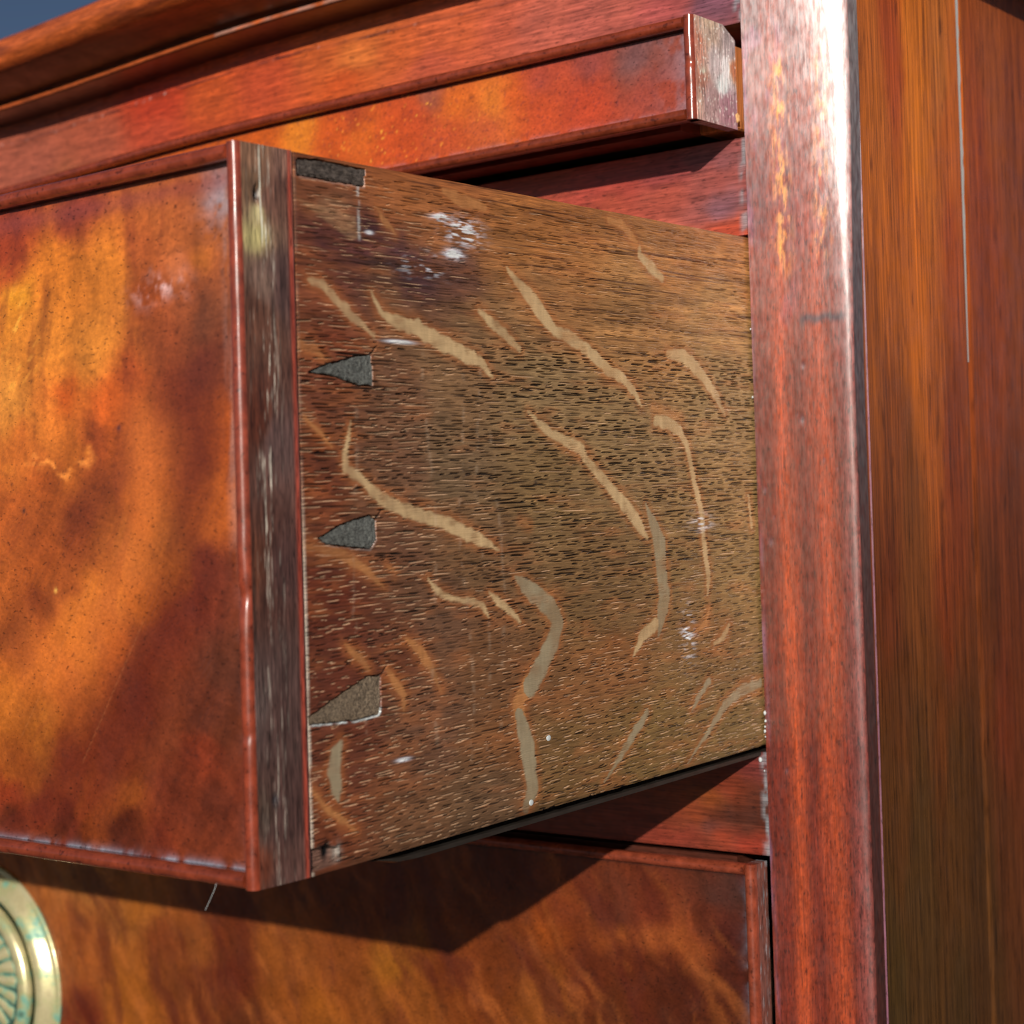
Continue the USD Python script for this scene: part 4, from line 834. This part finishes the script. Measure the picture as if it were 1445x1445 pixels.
def dovetail(parent, poly, k):
    """End of a dovetail pin, set just under the oak's surface, with a rough face."""
    import shapely, trimesh
    pg = shapely.Polygon(poly).buffer(-.10)
    if pg.geom_type != 'Polygon': pg = max(pg.geoms, key=lambda g: g.area)
    pg = pg.segmentize(.4); ex = np.array(pg.exterior.coords)[:-1]
    ex = ex + (np.stack([fbm(np.column_stack([ex / .7, np.full(len(ex), 3.1 + k)]), 3, 21), fbm(np.column_stack([ex / .7, np.full(len(ex), 8.2 + k)]), 3, 22)], 1) - .5) * .55; pg = shapely.Polygon(ex).buffer(0)
    if pg.geom_type != 'Polygon': pg = max(pg.geoms, key=lambda g: g.area)
    me = trimesh.creation.extrude_polygon(pg, 1.0)
    me = me.subdivide_to_size(.7)
    v = np.array(me.vertices); f = np.array(me.faces)
    top = v[:, 2] > .5
    rough = (fbm(np.column_stack([v[:, :2] / .9, np.full(len(v), k)]), 4, 5 + k) - .5)
    zz_ = np.where(top, -.10 + .35 * rough, -2.0)
    V = np.column_stack([zz_, v[:, 0], v[:, 1]]) * MM
    V[:, 1] += LEAN * V[:, 2] / H
    mats = (pin_wood, pin_wood, pin_brown, pin_dark)
    part(parent, 'dovetail_pin', (V, f), mats[k], smooth=False)


pin_dark = wood('pin_dark', (2200, 900, 2600), rough=.6, lo=.4, hi=2.0, bump=.0002, flat=(.075, .058, .048))
pin_brown = wood('pin_brown', (2600, 2600, 2600), rough=.6, lo=.4, hi=1.9, bump=.0002, flat=(.16, .115, .075))
build_oak()
# drawer bottom (its edge shows as a dark strip under the oak), far side and back
pr = []
for t in np.linspace(0, 1, 60):
    y = -.1345 + t * .33; zl = zb(np.array(y)) * 1.0 - .0002 if True else 0
    h0 = .0019 * min(1, math.sqrt(max(t, 0) * 40 + .02)); zt = float(zl) - .0004
    pr.append([(-.0045, y, zt), (-.0045, y, zt - h0 * .45), (-.0012, y, zt - h0 * .55), (-.0012, y, zt - h0), (-.0025, y, zt - h0 - .0003), (-.012, y, zt - h0 - .0003), (-.012, y, zt)])
Vs, Fs = orient(*sweep(np.array(pr))); part(drawer, 'bottom_strip', (Vs, Fs), wood('strip_wood', (900, 200, 2600), rough=.5, flat=(.026, .019, .014)), smooth=False)
part(drawer, 'drawer_bottom', box(-.50, -.0125, -D + T + .001, .195, .003, .009), inner_wood)
part(drawer, 'back_board', box(-.50, -.0105, .188, .1985, .0095, H - .006), inner_wood)
part(drawer, 'side_board', box(-.511, -.5005, -D + T, .1985, .0045, H - .002), inner_wood)
part(drawer, 'front_core', box(-.512, -.3303, -D + .0012, -D + T, 0.0001, H - .0004), mahogany_flame, lin((160, 75, 40)) / K_FRONT)


# ================================================================== the shallow top drawer
small = thing('shallow_top_drawer', 'shallow mahogany top drawer slightly open just under the moulded top edge', 'drawer')


def sf_extra(p, cd):
    sp = smooth01(n2(p, .55, .45, 401, 3), .6, .72); cd = mixc(cd, lin((90, 40, 45)) / K_FRONT, sp * .45)
    gl = smooth01(n2(p, .8, .8, 402, 3), .66, .76) * np.exp(-((p[:, 0] + 95) / 30) ** 2); cd = mixc(cd, lin((255, 170, 60)) / K_FRONT, gl * .6)
    return cd


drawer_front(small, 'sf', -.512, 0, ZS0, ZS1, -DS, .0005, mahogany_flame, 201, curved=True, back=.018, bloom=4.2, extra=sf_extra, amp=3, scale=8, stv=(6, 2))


def small_end():
    pts = side_grid(-DS + .0014, -.0022, ZS0, ZS1, .00006, .0002)
    p = pts[..., [1, 2]].reshape(-1, 2) * 1000
    cd = tones('ss', p, K_SIDE, amp=1.2, scale=3, seed=23)
    st = n2(p, .6, 4, 24, 4); sp = n2(p, .5, .8, 25, 4)
    cd *= np.clip(.35 + 1.3 * st, .45, 1.6)[:, None]
    cd = mixc(cd, lin((225, 225, 215)) / K_SIDE, smooth01(sp, .6, .7) * .5)
    cd = mixc(cd, lin((60, 35, 30)) / K_SIDE, smooth01(1 - n2(p, .5, .8, 26, 4), .6, .7) * .6)
    pts[..., 0] += ((st - .5) * .0002).reshape(pts.shape[:2])
    # the upper rear corner is worn away
    cut = np.clip((pts[..., 1] + .0075) / .0053, 0, 1) * np.clip((pts[..., 2] - ZS0) / (ZS1 - ZS0), 0, 1) ** 8
    pts[..., 2] -= cut * .0028
    V, F, K, _ = slab(pts, np.array([-.0028, 0, 0]), cd.reshape(pts.shape))
    put(path(small, 'front_end'), V, F, end_wood, K)


small_end()
part(small, 'side_board', bevel_box(-.011, -.0009, -.0020, .18, ZS0 + .0005, ZS1 - .0035), side_wood, lin((150, 90, 50)) / K_SIDE)
part(small, 'front_core', box(-.20, -.0105, -DS + .0105, -.0015, ZS0 + .0003, ZS1 - .0003), mahogany_x, lin((110, 45, 30)) / K_FRONT)
part(small, 'drawer_bottom', box(-.40, -.0115, .0005, .18, ZS0 + .001, ZS0 + .006), inner_wood)
import trimesh
s_ = trimesh.creation.icosphere(subdivisions=2, radius=1.0); v_ = np.array(s_.vertices); v_ *= (1 + .6 * (noise(v_ * 2.1 + 3) - .5))[:, None]
part(small, 'splinter', (v_ * np.array([.8, .9, 1.25]) * MM + np.array([-.0003, -.0020, ZS0 + .0028]), np.array(s_.faces)), wood('splinter_wood', (1500, 1500, 1500), rough=.6, flat=(.75, .42, .16)), smooth=True, label='pale splintered chip at the lower rear corner')

# ================================================================== the closed lower drawer
lower = thing('closed_lower_drawer', 'closed lower drawer of flamed mahogany with a round brass ring handle', 'drawer')


def lf_extra(p, cd):
    w = warp2(p, 6, 12, 501); s = n2(w @ np.array([[.9, -.43], [.43, .9]]), 2.2, 14, 502, 4)
    cd *= np.clip(.5 + 1.0 * s, .5, 1.4)[:, None]
    fl = smooth01(n2(w @ np.array([[.8, -.6], [.6, .8]]), 3.5, 16, 503, 5), .5, .8); cd = mixc(cd, lin((190, 105, 48)) / K_FRONT, fl * .35)
    dkf = smooth01(n2(warp2(p, 9, 20, 505) @ np.array([[.9, -.43], [.43, .9]]), 6, 26, 504, 5), .5, .68); cd = mixc(cd, lin((78, 28, 18)) / K_FRONT, dkf * .6)
    return cd * .82


ZLB = -.176
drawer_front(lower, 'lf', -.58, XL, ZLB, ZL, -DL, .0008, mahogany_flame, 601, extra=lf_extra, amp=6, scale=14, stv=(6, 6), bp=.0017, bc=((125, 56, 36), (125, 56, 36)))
pts = side_grid(-DL + .0020, .0004, ZLB, ZL, XL - .00005, .0003, .0008)
p_ = pts[..., [1, 2]].reshape(-1, 2) * 1000
st_ = n2(p_, .5, 5, 61, 4); c_ = lin((85, 50, 42)) / K_SIDE * np.clip(.3 + 1.4 * st_, .4, 1.6)[:, None]
c_ = mixc(c_, lin((120, 130, 135)) / K_SIDE, smooth01(n2(p_, .4, 3, 63, 3), .58, .7) * .6)
V, F, K, _ = slab(pts, np.array([-.0028, 0, 0]), c_.reshape(pts.shape)); put(path(lower, 'front_end'), V, F, end_wood, K)
part(lower, 'front_core', box(-.5795, -.0107, -DL + .0100, .0150, ZLB + .0002, ZL - .0004), mahogany_x, lin((70, 34, 24)) / K_FRONT)

# ---- brass ring handle
HX, HZ, HY = -.3045, -.0910, -DL + .0017
def lathe(prof, n=120, cx=HX, cz=HZ, y0=HY):
    prof = np.array(prof) * MM; a = np.linspace(0, 2 * math.pi, n + 1)
    P = np.stack([cx + prof[None, :, 0] * np.cos(a)[:, None], np.broadcast_to(y0 - prof[None, :, 1], (n + 1, len(prof))), cz + prof[None, :, 0] * np.sin(a)[:, None]], -1)
    V = P.reshape(-1, 3); return orient(V, grid_faces(n + 1, len(prof)))


def rnd(pr, k=6):
    """densifies and rounds a profile"""
    pr = np.array(pr, float)
    for _ in range(3):
        q = np.empty((2 * len(pr) - 2, 2)); q[0::2] = .75 * pr[:-1] + .25 * pr[1:]; q[1::2] = .25 * pr[:-1] + .75 * pr[1:]
        pr = np.vstack([pr[:1], q, pr[-1:]])
    return pr


bp_ = part(lower, 'backplate', lathe(np.vstack([[[.01, 0]], rnd([(39.6, 0.0), (39.9, .8), (39.2, 1.3), (38.0, 1.5), (36.6, 3.0), (34.6, 4.8), (32.4, 5.2), (31.0, 4.2), (30.4, 2.2), (29.6, .9), (22.5, .9), (21.8, 1.4), (21.0, 1.5), (20, 1.4)]), [[.01, 1.4]]])), brass, smooth=True, pore='radius', label='round brass backplate with a raised rim')
# ring with a slightly flattened section
a = np.linspace(0, 2 * math.pi, 161); b = np.linspace(0, 2 * math.pi, 25)
A, B = np.meshgrid(a, b, indexing='ij'); rr = 26.3 + 2.9 * np.cos(B)
Vr = np.stack([HX + rr * MM * np.cos(A), HY - (4.4 + 2.5 * np.sin(B)) * MM, HZ + rr * MM * np.sin(A)], -1).reshape(-1, 3)
part(bp_, 'ring', orient(Vr, grid_faces(161, 25)), brass, smooth=True)
# rosette: fluted petals round a boss
na, nr = 260, 60
a = np.linspace(0, 2 * math.pi, na); r = np.linspace(.02, 20.6, nr); A, Rr = np.meshgrid(a, r, indexing='ij')
ht = 1.6 + 3.6 * np.sqrt(np.clip(1 - (Rr / 21.5) ** 2, 0, 1)) + (.75 * np.abs(np.cos(A * 11 + .12 * Rr)) - .35) * smooth01(Rr, 6.5, 9) * (1 - smooth01(Rr, 19, 20.6))
ht += 1.5 * (1 - smooth01(Rr, 4.2, 5.6)) - .9 * np.exp(-((Rr - 6.2) / .7) ** 2) + .5 * np.exp(-((Rr - 2.2) / .6) ** 2)
Vp = np.stack([HX + Rr * MM * np.cos(A), HY - ht * MM, HZ + Rr * MM * np.sin(A)], -1).reshape(-1, 3)
val = (1 - np.abs(np.cos(A * 11 + .12 * Rr))) ** 2 * smooth01(Rr, 6.5, 9) + np.exp(-((Rr - 6.2) / 1.0) ** 2) + smooth01(Rr, 18.8, 20.4)
part(bp_, 'rosette', orient(Vp, grid_faces(na, nr)), brass, smooth=True, pore=np.clip(val, 0, 1).ravel())

# ================================================================== a fine fibre hanging under the open drawer
hx = []
for t in np.linspace(0, 1, 14):
    hx.append((-.0098 - .0030 * t ** 1.5, -D + .0006, .0004 - .0050 * t + .0004 * math.sin(t * 3)))
hx = np.array(hx); ang = np.linspace(0, 2 * math.pi, 7)[:-1]
prf = [[c + np.array([math.cos(q), math.sin(q), 0]) * .000035 for q in ang] for c in hx]
V, F = orient(*sweep(np.array(prf)))
m = put('/World/fibre', V, F, wax, None, True)
m.GetPrim().SetCustomDataByKey('label', 'thin pale fibre hanging under the front edge of the open drawer'); m.GetPrim().SetCustomDataByKey('category', 'fibre')
